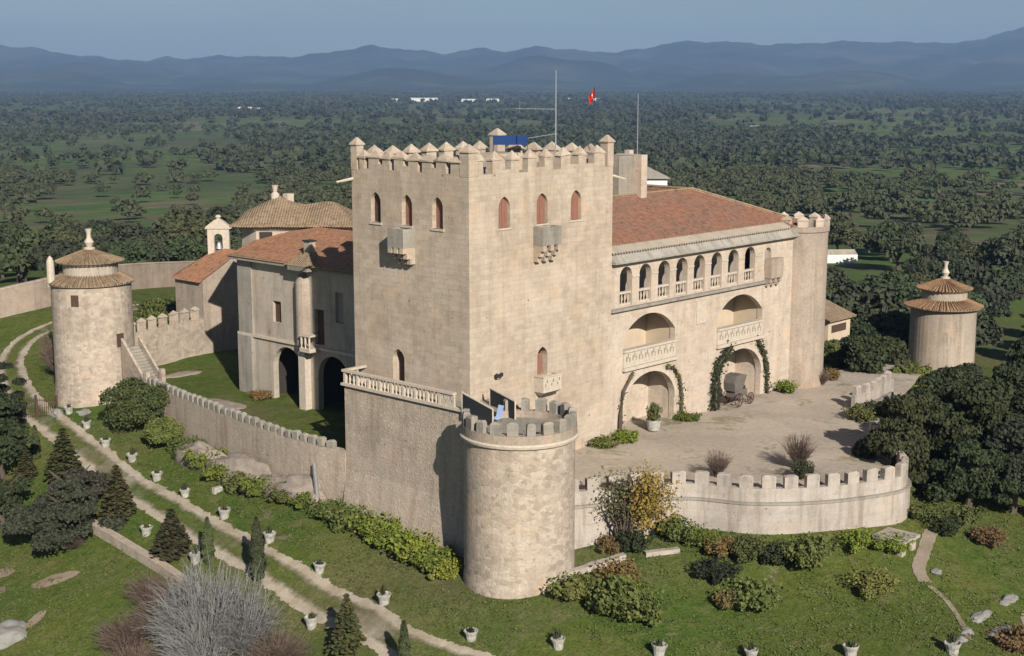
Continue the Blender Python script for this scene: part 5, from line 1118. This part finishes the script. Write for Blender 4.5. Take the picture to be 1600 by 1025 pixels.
# ---- shrubs
def shrub_mesh(seed, mat, R=1.0, H=.8, n=4200, size=.045, k=17):
    rg = np.random.default_rng(seed+500); L = [(0, 0, .22, R*.55, R*.55, .34)]
    for i in range(k):
        a = rg.uniform(0, 6.28); rr = R*rg.uniform(.15, .85); s = R*rg.uniform(.14, .3)
        L.append((rr*math.cos(a), rr*math.sin(a)*rg.uniform(.6, 1.1), H*rg.uniform(.25, .95)*(1-.45*rr/R), s, s, s*rg.uniform(.8, 1.9)))
    C, d = blob_points(L, n, rg, .6)
    m_ = n//9; A = rg.uniform(0, 6.28, m_); r_ = R*.75*np.sqrt(rg.random(m_)); tt = rg.random(m_)      # loose shoots sticking out
    C2 = np.stack([r_*np.cos(A)*(1+.5*tt), r_*np.sin(A)*(1+.5*tt), H*(.5+.75*tt)*(1-.3*r_/R)], -1)+rg.normal(size=(m_, 3))*.03
    C = np.concatenate([C, C2]); d = np.concatenate([d, rg.normal(size=(m_, 3))*.5])
    C[:, 2] = np.maximum(C[:, 2], .02); Nn = d+rg.normal(size=C.shape)*.8; Nn[:, 2] += .2; Nn /= np.linalg.norm(Nn, axis=1)[:, None]
    V = quads_mesh('', C, Nn, size, None, rg); return mesh_np('foliage', V, np.arange(len(V)).reshape(-1, 4), mat)
SH = {k: [shrub_mesh(i+s*10, M[k]) for s in range(4)] for i, k in enumerate(['lime', 'olive', 'juniper', 'rusty', 'darkleaf', 'gold'])}
def shrub(label, x, y, R, kind='lime', h=None, z=None, group=None):
    R *= 1.28; sx, sy = R*RNG.uniform(.85, 1.25), R*RNG.uniform(.8, 1.15)
    e = put('shrub', SH[kind][int(RNG.integers(0, 4))], None, (x, y, (tz(x, y) if z is None else z)-.05), (sx, sy, (h or R)*RNG.uniform(.85, 1.15)), RNG.uniform(0, 6.28)); tag(e, label, 'shrub', group); return e
big = crown_mesh('foliage', oak_lobes(5, 3.6, 2.0, .75, 15), 24000, .075, M['juniper'], 5, shell=.4)
e = put('juniper', big, None, (-1.5, 41.6, tz(-1.5, 41.6)), (1.02, 1.02, 1.1)); tag(e, 'largest round juniper bush, against the far left round tower', 'shrub')
big2 = crown_mesh('foliage', oak_lobes(6, 2.2, 1.2, .75, 11), 12000, .075, M['juniper'], 6, shell=.4)
e = put('juniper', big2, None, (-2.6, 36.2, tz(-2.6, 36.2)), (1, 1, 1)); tag(e, 'second juniper bush, right of the largest one', 'shrub')
HG = [(-2.3, 32.9, 1.4, 'juniper'), (-3.3, 28.6, 1.5, 'lime'), (-4.0, 25.0, 1.3, 'lime'), (-4.2, 22.2, 1.5, 'olive'), (-4.4, 19.4, 1.4, 'lime'), (-4.3, 16.6, 1.3, 'olive'), (-4.3, 14.0, 1.1, 'lime'), (-4.4, 11.0, 1.2, 'olive'), (-4.5, 8.4, 1.5, 'olive'), (-4.5, 5.6, 1.6, 'lime'), (-4.5, 3.4, 1.4, 'lime'), (-4.8, 1.2, 1.5, 'lime'), (-5.0, -.9, 1.4, 'lime'), (-5.4, -2.6, 1.2, 'lime')]
W_ = ['first', 'second', 'third', 'fourth', 'fifth', 'sixth', 'seventh', 'eighth', 'ninth', 'tenth', 'eleventh', 'twelfth', 'thirteenth', 'fourteenth', 'fifteenth', 'sixteenth']
for i, (x, y, r, k_) in enumerate(HG): shrub(('olive' if k_ != 'lime' else 'bright')+' green shrub, %s from the juniper in the row under the long wall' % W_[i], x, y, r, k_, r*1.15, group='shrubs in a row under the long wall')
RS = [(3.2, -10.6, .8, 'rusty', 'small russet bush at the right foot of the bastion'), (4.4, -12.0, 1.2, 'darkleaf', 'dark green bush under the golden tree'), (7.5, -13.2, 1.3, 'olive', 'olive bush at the left foot of the curved wall'), (7.9, -15.0, 1.1, 'lime', 'bright bush at the foot of the curved wall, right of the golden tree'),
 (7.9, -16.8, 1.1, 'rusty', 'russet bush at the foot of the curved wall'), (8.9, -18.4, 1.2, 'olive', 'olive bush halfway along the curved wall foot'), (10.0, -20.3, 1.1, 'darkleaf', 'dark bush at the middle of the curved wall foot'), (10.9, -22.0, 1.7, 'olive', 'tallest olive bush in front of the curved wall'),
 (15.2, -23.4, 1.1, 'lime', 'bright bush near the right end of the curved wall'), (17.0, -25.2, 1.2, 'lime', 'bright bush beside the stone culvert'), (-2.3, -16.2, 1.9, 'olive', 'large branching olive bush in front of the bastion at right'), (-2.8, -12.2, 1.3, 'olive', 'olive bush against the right foot of the bastion'), (.4, -13.6, 1.3, 'rusty', 'russet-green bush on the lawn above the large olive one'), (-.6, -14.6, 1.2, 'lime', 'bright bush behind the large olive one'),
 (5.3, -18.4, 1.2, 'darkleaf', 'dark grey bush in the middle of the right lawn'), (4.4, -21.8, 1.5, 'olive', 'wide olive bush in the middle of the right lawn'), (3.3, -20.6, 1.0, 'rusty', 'russet bush left of the wide olive one'), (11.2, -26.8, 1.2, 'olive', 'low spreading olive bush on the right lawn'), (23.1, -26.2, 1.1, 'darkleaf', 'round dark green bush at right below the dark trees'), (24.4, -29.0, 1.1, 'rusty', 'round russet bush on the lawn at far right'), (12.8, -36.6, 1.3, 'rusty', 'russet bush cut by the lower right picture corner'), (23.8, -24.4, 1.2, 'juniper', 'green bush just outside the end of the curved wall'), (26.0, -26.0, 1.1, 'juniper', 'green bush right of the end of the curved wall'),
 (2.0, 55.9, 1.0, 'olive', 'bush behind the far left round tower')]
for x, y, r, k_, lab in RS: shrub(lab, x, y, r, k_, r*1.25)
for x, y, r, k_, lab, z in [(17.0, -1.0, 1.0, 'lime', 'bright bush at the right foot of the keep', -.5), (25.9, -.9, .85, 'lime', 'bright bush between the two great portals', -.5), (41.6, -1.0, 1.2, 'lime', 'bright bush at the foot of the palace near the turret', -.5), (49.4, -.9, 1.2, 'rusty', 'round russet bush at the foot of the corner turret', -.6), (7.0, 34.3, .8, 'rusty', 'round russet bush at the foot of the side wing', -.85), (7.2, 36.0, .55, 'olive', 'small bush by the corner pilaster of the side wing', -.85), (14.4, -.9, 1.1, 'juniper', 'dark green patch of bush at the foot of the keep', -.6), (36.5, -11.5, 1.1, 'olive', 'olive bush below the low garden wall', -.5), (39.5, -11.8, 1.2, 'darkleaf', 'dark bush right below the low garden wall', -.5), (7.2, 17.0, .7, 'darkleaf', 'dark bush beside the side wing in the shade', -.85), (17, 66, 2.2, 'juniper', 'ivy green bush between chapel and far left tower', .5), (21, 72, 2.6, 'juniper', 'larger green bush behind the chapel', .5)]: shrub(lab, x, y, r, k_, r*1.1, z)
pot_bush = MB().lathe(0, 0, [(0, 0), (.4, 0), (.62, .8), (.6, .86), (.52, .86), (.45, .7), (0, .7)], 16)
tb = Thing('tub_plant', 'leafy plant in a pale round tub inside the left portal', 'plant pot', (21.6, -.5, -.5)); o = tb.part('tub', MB().lathe(21.6, -.5, [(0, -.5), (.5, -.5), (.66, .4), (.55, .4), (.5, .25), (0, .25)], 16), M['concrete'])
o = put('foliage', SH['olive'][0], tb.e, (0, 0, .8), (.75, .75, 1.5))
e = put('clipped_bush', SH['darkleaf'][1], None, (17.3, -17.4, -.5), (.95, .95, 1.5)); tag(e, 'dark clipped round bush inside the curved wall', 'shrub')
# ---- twiggy plants
def twigs(n, H, R, mat, seed, r0=.02, sub=3, spread=1.0, curve=.5, name='branches', roots=1):
    rg = random.Random(seed); b = MB(); RO = [(rg.uniform(-.42, .42)*R, rg.uniform(-.42, .42)*R, rg.uniform(0, 6.28), rg.uniform(.6, 1.05)) for _ in range(roots)] if roots > 1 else [(0, 0, 0, 1)]
    for i in range(n):
        ox, oy, la, hs = RO[i % len(RO)]
        a = rg.uniform(0, 6.28) if roots == 1 else la+rg.gauss(0, .9); el = rg.uniform(.05, 1)**.6*spread; L = rg.uniform(.55, 1.08)*hs
        dx, dy = math.cos(a)*math.sin(el), math.sin(a)*math.sin(el); dz = math.cos(el); RR_ = R*(1 if roots == 1 else .62)
        p = [Vector((ox+dx*.15*R, oy+dy*.15*R, 0))]; wob = rg.uniform(-.12, .12)
        for k in range(1, 6): f = k/5; p.append(Vector((ox+dx*RR_*f*L-dy*wob*R*math.sin(f*3)+rg.uniform(-.03, .03)*R, oy+dy*RR_*f*L+dx*wob*R*math.sin(f*3)+rg.uniform(-.03, .03)*R, H*L*(dz*f+curve*.3*math.sin(f*1.7)))))
        b.tube(p, [r0*2.2, r0*1.7, r0*1.2, r0*.85, r0*.55, r0*.25], 3)
        for s in range(sub):
            q = p[rg.choice((2, 3, 4))]; e_ = q+Vector((dx*R*.25+rg.uniform(-.16, .16)*R, dy*R*.25+rg.uniform(-.16, .16)*R, H*rg.uniform(.02, .24))); b.tube([q, (q+e_)/2+Vector((0, 0, .03*H)), e_], [r0*.7, r0*.5, r0*.2], 3)
    me = bpy.data.meshes.new(name); me.from_pydata(b.v, [], b.f); me.materials.append(mat); return me
sv = put('bare_shrub', twigs(2000, 7.0, 5.0, M['greybark'], 2, .026, 5, 1.25, roots=13), None, (-18.7, 6.9, tz(-18.7, 6.9)-.3)); tag(sv, 'huge silver-grey leafless shrub at the bottom left', 'shrub')
tg = twigs(420, 2.4, 2.6, M['browntwig'], 3, .016, 4, 1.3)
for i, (x, y, s, lab) in enumerate([(-18.2, 12.5, 1.2, 'brown leafless bush left of the huge silver shrub'), (-21.0, 13.5, 1.0, 'brown leafless bush at the left edge of the silver shrub'), (-17.2, 16.0, .9, 'low brown leafless bush under the retaining wall'), (-16.8, 1.5, .95, 'brown leafless bush behind the silver shrub, right side'), (-16.2, 29.0, .6, 'small reddish leafless bush under the big grey oak'), (-22.3, 10.5, 1.1, 'brown leafless bush at the bottom, left of the silver shrub')]):
    tag(put('bare_bush', tg, None, (x, y, tz(x, y)), (s, s, s), i*1.3), lab, 'shrub')
g1 = twigs(240, 2.0, 1.5, M['browntwig'], 4, .012, 5, .9)
for i, (x, y, s, z, lab) in enumerate([(13.2, -12.8, 1.0, -.5, 'leafless bush inside the curved wall, left one'), (19.6, -15.8, 1.25, -.5, 'larger leafless bush inside the curved wall beside the clipped bush'), (2.2, 62, 1.9, -2.2, 'grey leafless thicket behind the far left tower'), (4.5, 66.5, 1.9, -1.8, 'second grey leafless thicket behind the far left tower'), (46.8, -1.9, .7, -.6, 'leafless stumpy shrub at the foot of the corner turret')]):
    tag(put('bare_bush', g1, None, (x, y, z), (s, s, s), i), lab, 'shrub')
# golden tree growing in front of the curved wall
gx_, gy_ = 4.7, -10.9; gz_ = tz(gx_, gy_)
gt_ = Thing('golden_tree', 'gnarled little tree with golden and bare branches between bastion and curved wall', 'tree', (gx_, gy_, gz_))
rg = random.Random(9); b = MB(); tips = []
for i in range(15):
    a = rg.uniform(0, 6.28); r1 = rg.uniform(.3, .9); p = Vector((gx_+rg.uniform(-.4, .4), gy_+rg.uniform(-.4, .4), gz_)); pts = [p]; H = rg.uniform(3.4, 5.2)
    for k in range(1, 7): f = k/6; pts.append(p+Vector((math.cos(a)*r1*2.2*f+rg.uniform(-.18, .18), math.sin(a)*r1*2.2*f+rg.uniform(-.18, .18), H*f)))
    b.tube(pts, [.12, .10, .08, .065, .05, .035, .02], 6); tips += [(pts[k], k) for k in (4, 5, 6)]
    for s_ in range(4):
        q = pts[rg.choice((3, 4, 5))]; e_ = q+Vector((rg.uniform(-1.4, 1.4), rg.uniform(-1.4, 1.4), rg.uniform(.2, 1.3))); b.tube([q, (q+e_)/2+Vector((0, 0, .15)), e_], [.04, .03, .012], 4); tips.append((e_, 6))
gt_.part('trunk', b, M['bark'])
rn = np.random.default_rng(4); sel = [t_[0] for t_ in tips]; gold = [p for p in sel if (p.x-gx_)*RT[0]+(p.y-gy_)*RT[1] > -.3]; 
Cg = np.concatenate([np.array(p)[None]+rn.normal(size=(46, 3))*(.5, .5, .38) for p in gold+gold[:8]]); Cg = Cg+np.array([RT[0]*1.1, RT[1]*1.1, -.35]); Ng = rn.normal(size=Cg.shape); Ng /= np.linalg.norm(Ng, axis=1)[:, None]
V = quads_mesh('', Cg-np.array((gx_, gy_, gz_)), Ng, .075, None, rn); put('crown', mesh_np('crown', V, np.arange(len(V)).reshape(-1, 4), M['gold']), gt_.e)
ol = [p for p in sel if (p.x-gx_)*RT[0]+(p.y-gy_)*RT[1] <= .2]
Cg = np.concatenate([np.array(p)[None]+rn.normal(size=(8, 3))*(.4, .4, .35) for p in ol]); Ng = rn.normal(size=Cg.shape); Ng /= np.linalg.norm(Ng, axis=1)[:, None]
V = quads_mesh('', Cg-np.array((gx_, gy_, gz_)), Ng, .07, None, rn); put('crown', mesh_np('crown', V, np.arange(len(V)).reshape(-1, 4), M['olive']), gt_.e)
# climbers on the portals
def vine(label, pts, mat, leaf, n=500, w=.25, r=.1):
    p = [(x, y, z) for x, y, z in pts]; t_ = Thing('climbing_plant', label, 'climber', p[0]); t_.part('stem', MB().tube(p, [r*(1.1-.5*i/len(p)) for i in range(len(p))], 6), M['bark'])
    if n:
        rn = np.random.default_rng(n); P = np.array(p); f = rn.uniform(0, len(p)-1.001, n); i = f.astype(int); C = P[i]*(1-(f-i))[:, None]+P[i+1]*(f-i)[:, None]+rn.normal(size=(n, 3))*(w, .1, w*.8); C[:, 1] = np.minimum(C[:, 1], -.02)
        Nn = rn.normal(size=(n, 3)); Nn[:, 1] -= .8; Nn /= np.linalg.norm(Nn, axis=1)[:, None]; V = quads_mesh('', C-np.array(p[0]), Nn, .085, None, rn); put('foliage', mesh_np('foliage', V, np.arange(len(V)).reshape(-1, 4), leaf), t_.e)
vine('thick bare climber on the left side of the left portal', [(17.4, -.25, -.5), (17.5, -.2, 1.5), (17.9, -.15, 3.4), (19.2, -.12, 4.8)], None, M['olive'], 60, .2, .17)
vine('climber on the right side of the left portal', [(26.0, -.2, -.5), (26.1, -.15, 1.8), (25.8, -.12, 3.3), (24.9, -.12, 4.3), (23.9, -.12, 4.6)], None, M['olive'], 260, .13, .11)
vine('thick leafy green climber left of the right portal', [(31.2, -.2, -.5), (31.1, -.18, 1.6), (31.6, -.15, 3.6), (33.4, -.12, 4.9)], None, M['cypress'], 1500, .34, .15)
vine('climber right of the right portal', [(39.7, -.2, -.5), (39.6, -.15, 1.8), (39.1, -.12, 3.4), (37.9, -.12, 5.0)], None, M['cypress'], 500, .17, .1)
# ---- planters along the track
PL = [(-3.2, 51.0), (-4.0, 46.5), (-5.3, 41.2), (-5.6, 36.4), (-6.7, 30.9), (-7.5, 25.6), (-8.1, 19.4), (-8.8, 12.7), (-9.6, 5.9), (-10.3, -1.8), (-10.1, -9.9), (-7.4, -15.0), (-3.9, -20.3), (-0.6, -25.0), (3.3, -29.7), (7.4, -34.4), (-12.2, 24.2), (-12.8, 16.7), (-13.5, 2.1)]
pb = MB().lathe(0, 0, [(0, -.15), (.30, -.15), (.34, 0), (.38, .35), (.49, .62), (.52, .72), (.47, .74), (.40, .6), (0, .58)], 14)
pot0 = pb.build('pot', M['concrete']); pm_ = pot0.data; bpy.data.objects.remove(pot0)
ag = []
for s_ in range(3):
    rg = random.Random(s_); b = MB()
    for i in range(34):
        a = rg.uniform(0, 6.28); L = rg.uniform(.25, .6); el = rg.uniform(.1, 1.0); d = Vector((math.cos(a)*math.sin(el), math.sin(a)*math.sin(el), math.cos(el))); w_ = Vector((-math.sin(a), math.cos(a), 0))*.05
        p0 = Vector((rg.uniform(-.2, .2), rg.uniform(-.2, .2), .58)); b.face([p0-w_, p0+w_, p0+d*L*.6+w_*.8+Vector((0, 0, .02)), p0+d*L-Vector((0, 0, .04)), p0+d*L*.6-w_*.8])
    o = b.build('plant', M['cypress']); ag.append(o.data); bpy.data.objects.remove(o)
for i, (x, y) in enumerate(PL):
    lab = ('white concrete planter on the verge, %s counted from the gate' % W_[i]) if i < 16 else ['white planter left of the broad brownish fir', 'white planter at the foot of the shorter cypress', 'white planter left of the small fir at the bottom'][i-16]
    e = bpy.data.objects.new('planter', None); COL.objects.link(e); e.location = (x, y, tz(x, y)); e.rotation_euler = (RNG.uniform(-.06, .06), RNG.uniform(-.06, .06), i*1.7); q_ = RNG.uniform(.88, 1.04); e.scale = (q_, q_, q_*RNG.uniform(.92, 1.06)); tag(e, lab, 'planter', 'white planters beside the track')
    put('pot', pm_, e); put('plant', ag[i % 3], e, (0, 0, 0), (1, 1, 1.0+.35*(i % 2)))
e = MB().box(-6.2, -5.4, 23.3, 23.7, tz(-5.8, 23.5)-.1, tz(-5.8, 23.5)+.45).build('stone_trough', M['concrete'], origin=(-5.8, 23.5, tz(-5.8, 23.5))); tag(e, 'small white stone trough on the grass under the shrub row', 'trough')
# ---- rocks
def rock(label, x, y, sx, sy, sz, mat='greyrock', seed=0, z=None):
    import bmesh
    bm = bmesh.new(); bmesh.ops.create_icosphere(bm, subdivisions=4, radius=1)
    from mathutils import noise as nz
    for v in bm.verts:
        p = v.co.copy(); k = 1+.38*nz.noise(p*1.2+Vector((seed*3.1, 0, 0)))+.16*nz.noise(p*3.1+Vector((0, seed, 0)))+.07*nz.noise(p*7); p = p*k
        v.co = Vector((p.x*sx, p.y*sy, max(p.z, -.6)*sz))
    me = bpy.data.meshes.new('rock'); bm.to_mesh(me); bm.free(); me.materials.append(M[mat]); me.shade_smooth()
    e = put('rock', me, None, (x, y, (tz(x, y) if z is None else z))); tag(e, label, 'rock'); return e
for i, a in enumerate([('pale boulder at the gate end of the tower foot', -3.9, 51.9, .6, .5, .6), ('pale boulder at the foot of the far left tower', -2.4, 49.6, .7, .6, .35), ('flat grey rock slab on the lower right lawn', 13.6, -34.6, 1.6, .5, .25), ('second flat grey slab, right of the first', 14.6, -32.9, 1.3, .45, .25), ('small grey rock beside the footpath', 11.3, -33.5, .6, .4, .25), ('grey slab up the slope at the right edge', 18.4, -33.2, .9, .5, .3), ('big grey boulder in the lower left corner', -24.9, 22.6, 1.5, 1.3, .8), ('small grey rock near the lower right planter', 9.6, -33.9, .5, .35, .2), ('rock at the culvert', 17.2, -28.4, .5, .4, .2)]): rock(a[0], *a[1:], seed=i)
for i, a in enumerate([('long pinkish rock outcrop under the long wall, left part', -2.9, 29.5, 1.1, 3.8, 1.6), ('pinkish rock outcrop under the long wall, middle part', -3.4, 23.0, 1.25, 4.4, 1.9), ('pinkish rock outcrop under the long wall, right part', -3.5, 16.5, 1.2, 4.0, 1.7)]): rock(a[0], *a[1:], mat='rock', seed=i+20)
rock('pale rock slab on the inner lawn in front of the side wing', 3.2, 35.5, 1.6, 3.4, .22, 'rock', 33, -.85)
rock('pale rock patch on the inner lawn by the crenellated wall', 8.5, 49.0, 2.2, 1.0, .18, 'rock', 34, -.85)
bt = MB().tube([(-2.95, 14.4, -1.2), (-3.9, 12.9, -3.6)], [.16, .2], 6).build('leaning_beam', M['greybark'], origin=(-3.6, 13.2, -4)); tag(bt, 'old grey beam leaning on the long wall near the terrace', 'beam')
# old carriage in the right portal
M['slate'] = plain('worn_dark_leather', (.16, .14, .12), .4, 3); ca = Thing('old_carriage', 'old hooded carriage with a spoked wheel parked in the right portal', 'carriage', (34.3, -.6, -.5))
ca.part('body', MB().prism([(33.2, -.9), (35.1, -.9), (35.1, .1), (33.2, .1)], .35, .95).prism([(33.2, -.9), (33.5, -.9), (33.5, .1), (33.2, .1)], .95, 1.5), M['slate'])
hd = MB(); pr_ = [(33.0, .95), (32.9, 1.7), (33.2, 2.35), (34.0, 2.45), (34.9, 2.25)]
for p, q in zip(pr_[:-1], pr_[1:]): hd.face([(p[0], -1.0, p[1]), (q[0], -1.0, q[1]), (q[0], .2, q[1]), (p[0], .2, p[1])]); hd.face([(p[0], -1.0, p[1]), (34.2, -1.0, .95), (q[0], -1.0, q[1])]); hd.face([(p[0], .2, p[1]), (q[0], .2, q[1]), (34.2, .2, .95)])
ca.part('hood', hd, M['slate']); ca.part('seat', MB().box(34.1, 34.9, -.85, .05, .952, 1.25), M['dark'])
def wheel(x, y, z, R):
    b = MB(); n = 24
    ring = [(x+R*math.cos(6.2832*k/n), y, z+R*math.sin(6.2832*k/n)) for k in range(n+1)]; b.tube(ring, .045, 5)
    for k in range(10): a = 6.2832*k/10; b.tube([(x, y, z), (x+R*math.cos(a), y, z+R*math.sin(a))], .025, 4)
    b.tube([(x, y-.1, z), (x, y+.1, z)], .09, 8); return b
for x, y, R in ((33.5, -1.12, .62), (35.4, -1.12, .5), (33.5, .32, .62), (35.4, .32, .5)): ca.part('wheel', wheel(x, y, -.48+R, R), M['wood'])
ca.part('shaft', MB().tube([(35.3, -.4, .3), (36.6, -.6, -.4)], .05, 5), M['wood'])
# ---- low weeds and tufts on the meadows (nobody could count them)
rgc = np.random.default_rng(77); n = 26000; d_ = np.sqrt(rgc.uniform(58**2, 150**2, n)); t_ = rgc.uniform(-.42, .42, n)
X_ = CAM[0]+d_*(FW[0]+t_*RT[0]); Y_ = CAM[1]+d_*(FW[1]+t_*RT[1]); wn_ = np.sin(X_*.31+Y_*.17)*np.cos(Y_*.27-X_*.11)+.6*np.sin(X_*.9)*np.cos(Y_*.8)
RD = [(-9, -26), (-11.4, -14.7), (-12.7, -6.8), (-11.9, -0.9), (-11.3, 5.6), (-10.7, 12.0), (-9.6, 21.7), (-8.4, 31.8), (-6.9, 40.2), (-5.4, 49.4), (-4.3, 55.9), (-1.2, 65.0), (2.4, 72.7), (6.5, 77.6)]
rd = np.min([np.hypot(X_[:, None]-np.linspace(a[0], b_[0], 9)[None], Y_[:, None]-np.linspace(a[1], b_[1], 9)[None]).min(1) for a, b_ in zip(RD[:-1], RD[1:])], axis=0)
cy_ = np.array([p[1] for p in cpts]); cx_ = np.array([p[0] for p in cpts]); inside = (X_ > 1) & (Y_ > np.interp(X_, cx_, cy_)-.3) & (X_ < 62) & (Y_ < 58)
inside |= (X_ > -3.2) & (Y_ > -11) & (Y_ < 58) & (X_ < 62)
k_ = (~inside) & (rd > 2.0+.5*wn_) & (wn_ > -.45); X_, Y_, wn_ = X_[k_], Y_[k_], wn_[k_]; Z_ = terr(X_, Y_)
q = 9; C = np.repeat(np.stack([X_, Y_, Z_], -1), q, 0)+rgc.normal(size=(len(X_)*q, 3))*(.22, .22, .03); C[:, 2] += .05
Nn = rgc.normal(size=C.shape); Nn[:, 2] = abs(Nn[:, 2])+.5; Nn /= np.linalg.norm(Nn, axis=1)[:, None]
V = quads_mesh('', C, Nn, .05, None, rgc); M['weeds'] = foliage('meadow_weeds', (.070, .115, .028), (.105, .135, .038), (.16, .15, .07))
o = put('ground_cover', mesh_np('ground_cover', V, np.arange(len(V)).reshape(-1, 4), M['weeds'])); tag(o, 'low green weeds and tufts on the meadows round the castle', 'weeds', kind='stuff')
# ---- distant buildings
def house(label, x, y, w, d, h, ang, mat='whitewash', roofm=None, name='house', cat='house', rise=1.6, z=None):
    z0 = (tz(x, y) if z is None else z); t_ = Thing(name, label, cat, (x, y, z0)); b = MB(); _, p = rotbox(b, x, y, w, d, z0-2, z0+h, ang); t_.part('wall', b, M[mat])
    r = MB(); P = [Vector((*q, z0+h)) for q in p]; m1, m2 = (P[0]+P[3])/2+Vector((0, 0, rise)), (P[1]+P[2])/2+Vector((0, 0, rise)); r.face([P[0], P[1], m2, m1]); r.face([P[2], P[3], m1, m2]); r.face([P[0], m1, P[3]]); r.face([P[1], P[2], m2]); t_.part('roof', r, M[roofm or 'orange']); return t_
house('white farmhouse among trees right of the corner turret', 229.5, 101.0, 8.5, 5, 2.1, AZ+.1, roofm='plaster', rise=1.0)
def far(tanx, d): return (CAM[0]+d*(FW[0]+tanx*RT[0]), CAM[1]+d*(FW[1]+tanx*RT[1]))
FB = [(-.1875, 3300, 34, 14, 7, 'white farm on the plain, left of the keep'), (-.178, 3300, 22, 12, 5, 'small white annex beside the left farm'), (-.215, 2750, 9, 8, 5, 'tiny white hut farther left on the plain'),
 (-.0620, 4600, 92, 30, 10, 'long white industrial shed behind the keep, largest of the far ones'), (-.0840, 4600, 40, 20, 7, 'smaller shed at the left of the long white shed'), (-.0300, 4500, 48, 20, 7, 'white shed right of the long one'), (-.0135, 4500, 40, 20, 7, 'second white shed right of the long one'), (.0430, 4700, 36, 20, 6, 'far pale shed behind the radio mast'), (.0605, 4500, 30, 20, 7, 'far white shed behind the red flag'), (.1110, 3900, 14, 10, 7, 'tiny white house right of the second pole'), (.1750, 2200, 36, 12, 5, 'pale ruined farm on the right of the plain'), (.2610, 4700, 14, 12, 5, 'tiny white house under the right hills')]
for tx_, d, w, dp, h, lab in FB: x, y = far(tx_, d); house(lab, x, y, w, dp, h, AZ, rise=h*.25, roofm='whitewash' if d > 3000 else 'pink', cat='building' if w > 30 else 'house', mat='whitewash' if d != 2200 else 'pink')

# ------------------------------------------------------------------ haze: the air over the plain
hm = bpy.data.materials.new('haze'); hm.use_nodes = True; t = hm.node_tree; t.nodes.remove(t.nodes['Principled BSDF'])
pvn = t.nodes.new('ShaderNodeVolumePrincipled'); pvn.inputs['Color'].default_value = (.38, .62, 1.0, 1); pvn.inputs['Density'].default_value = 8e-5; pvn.inputs['Anisotropy'].default_value = .0
t.links.new(pvn.outputs[0], t.nodes['Material Output'].inputs['Volume'])
hb_ = MB(); c, s = FW
def rc(f, r): return (CAM[0]+FW[0]*f+RT[0]*r, CAM[1]+FW[1]*f+RT[1]*r)
hb_.prism([rc(-400, 16500), rc(17500, 16500), rc(17500, -16500), rc(-400, -16500)], -75, 520)
hz_ = hb_.build('haze', hm, origin=(0, 0, 0)); tag(hz_, 'thin blue haze over the plain and the hills', 'haze', kind='stuff')
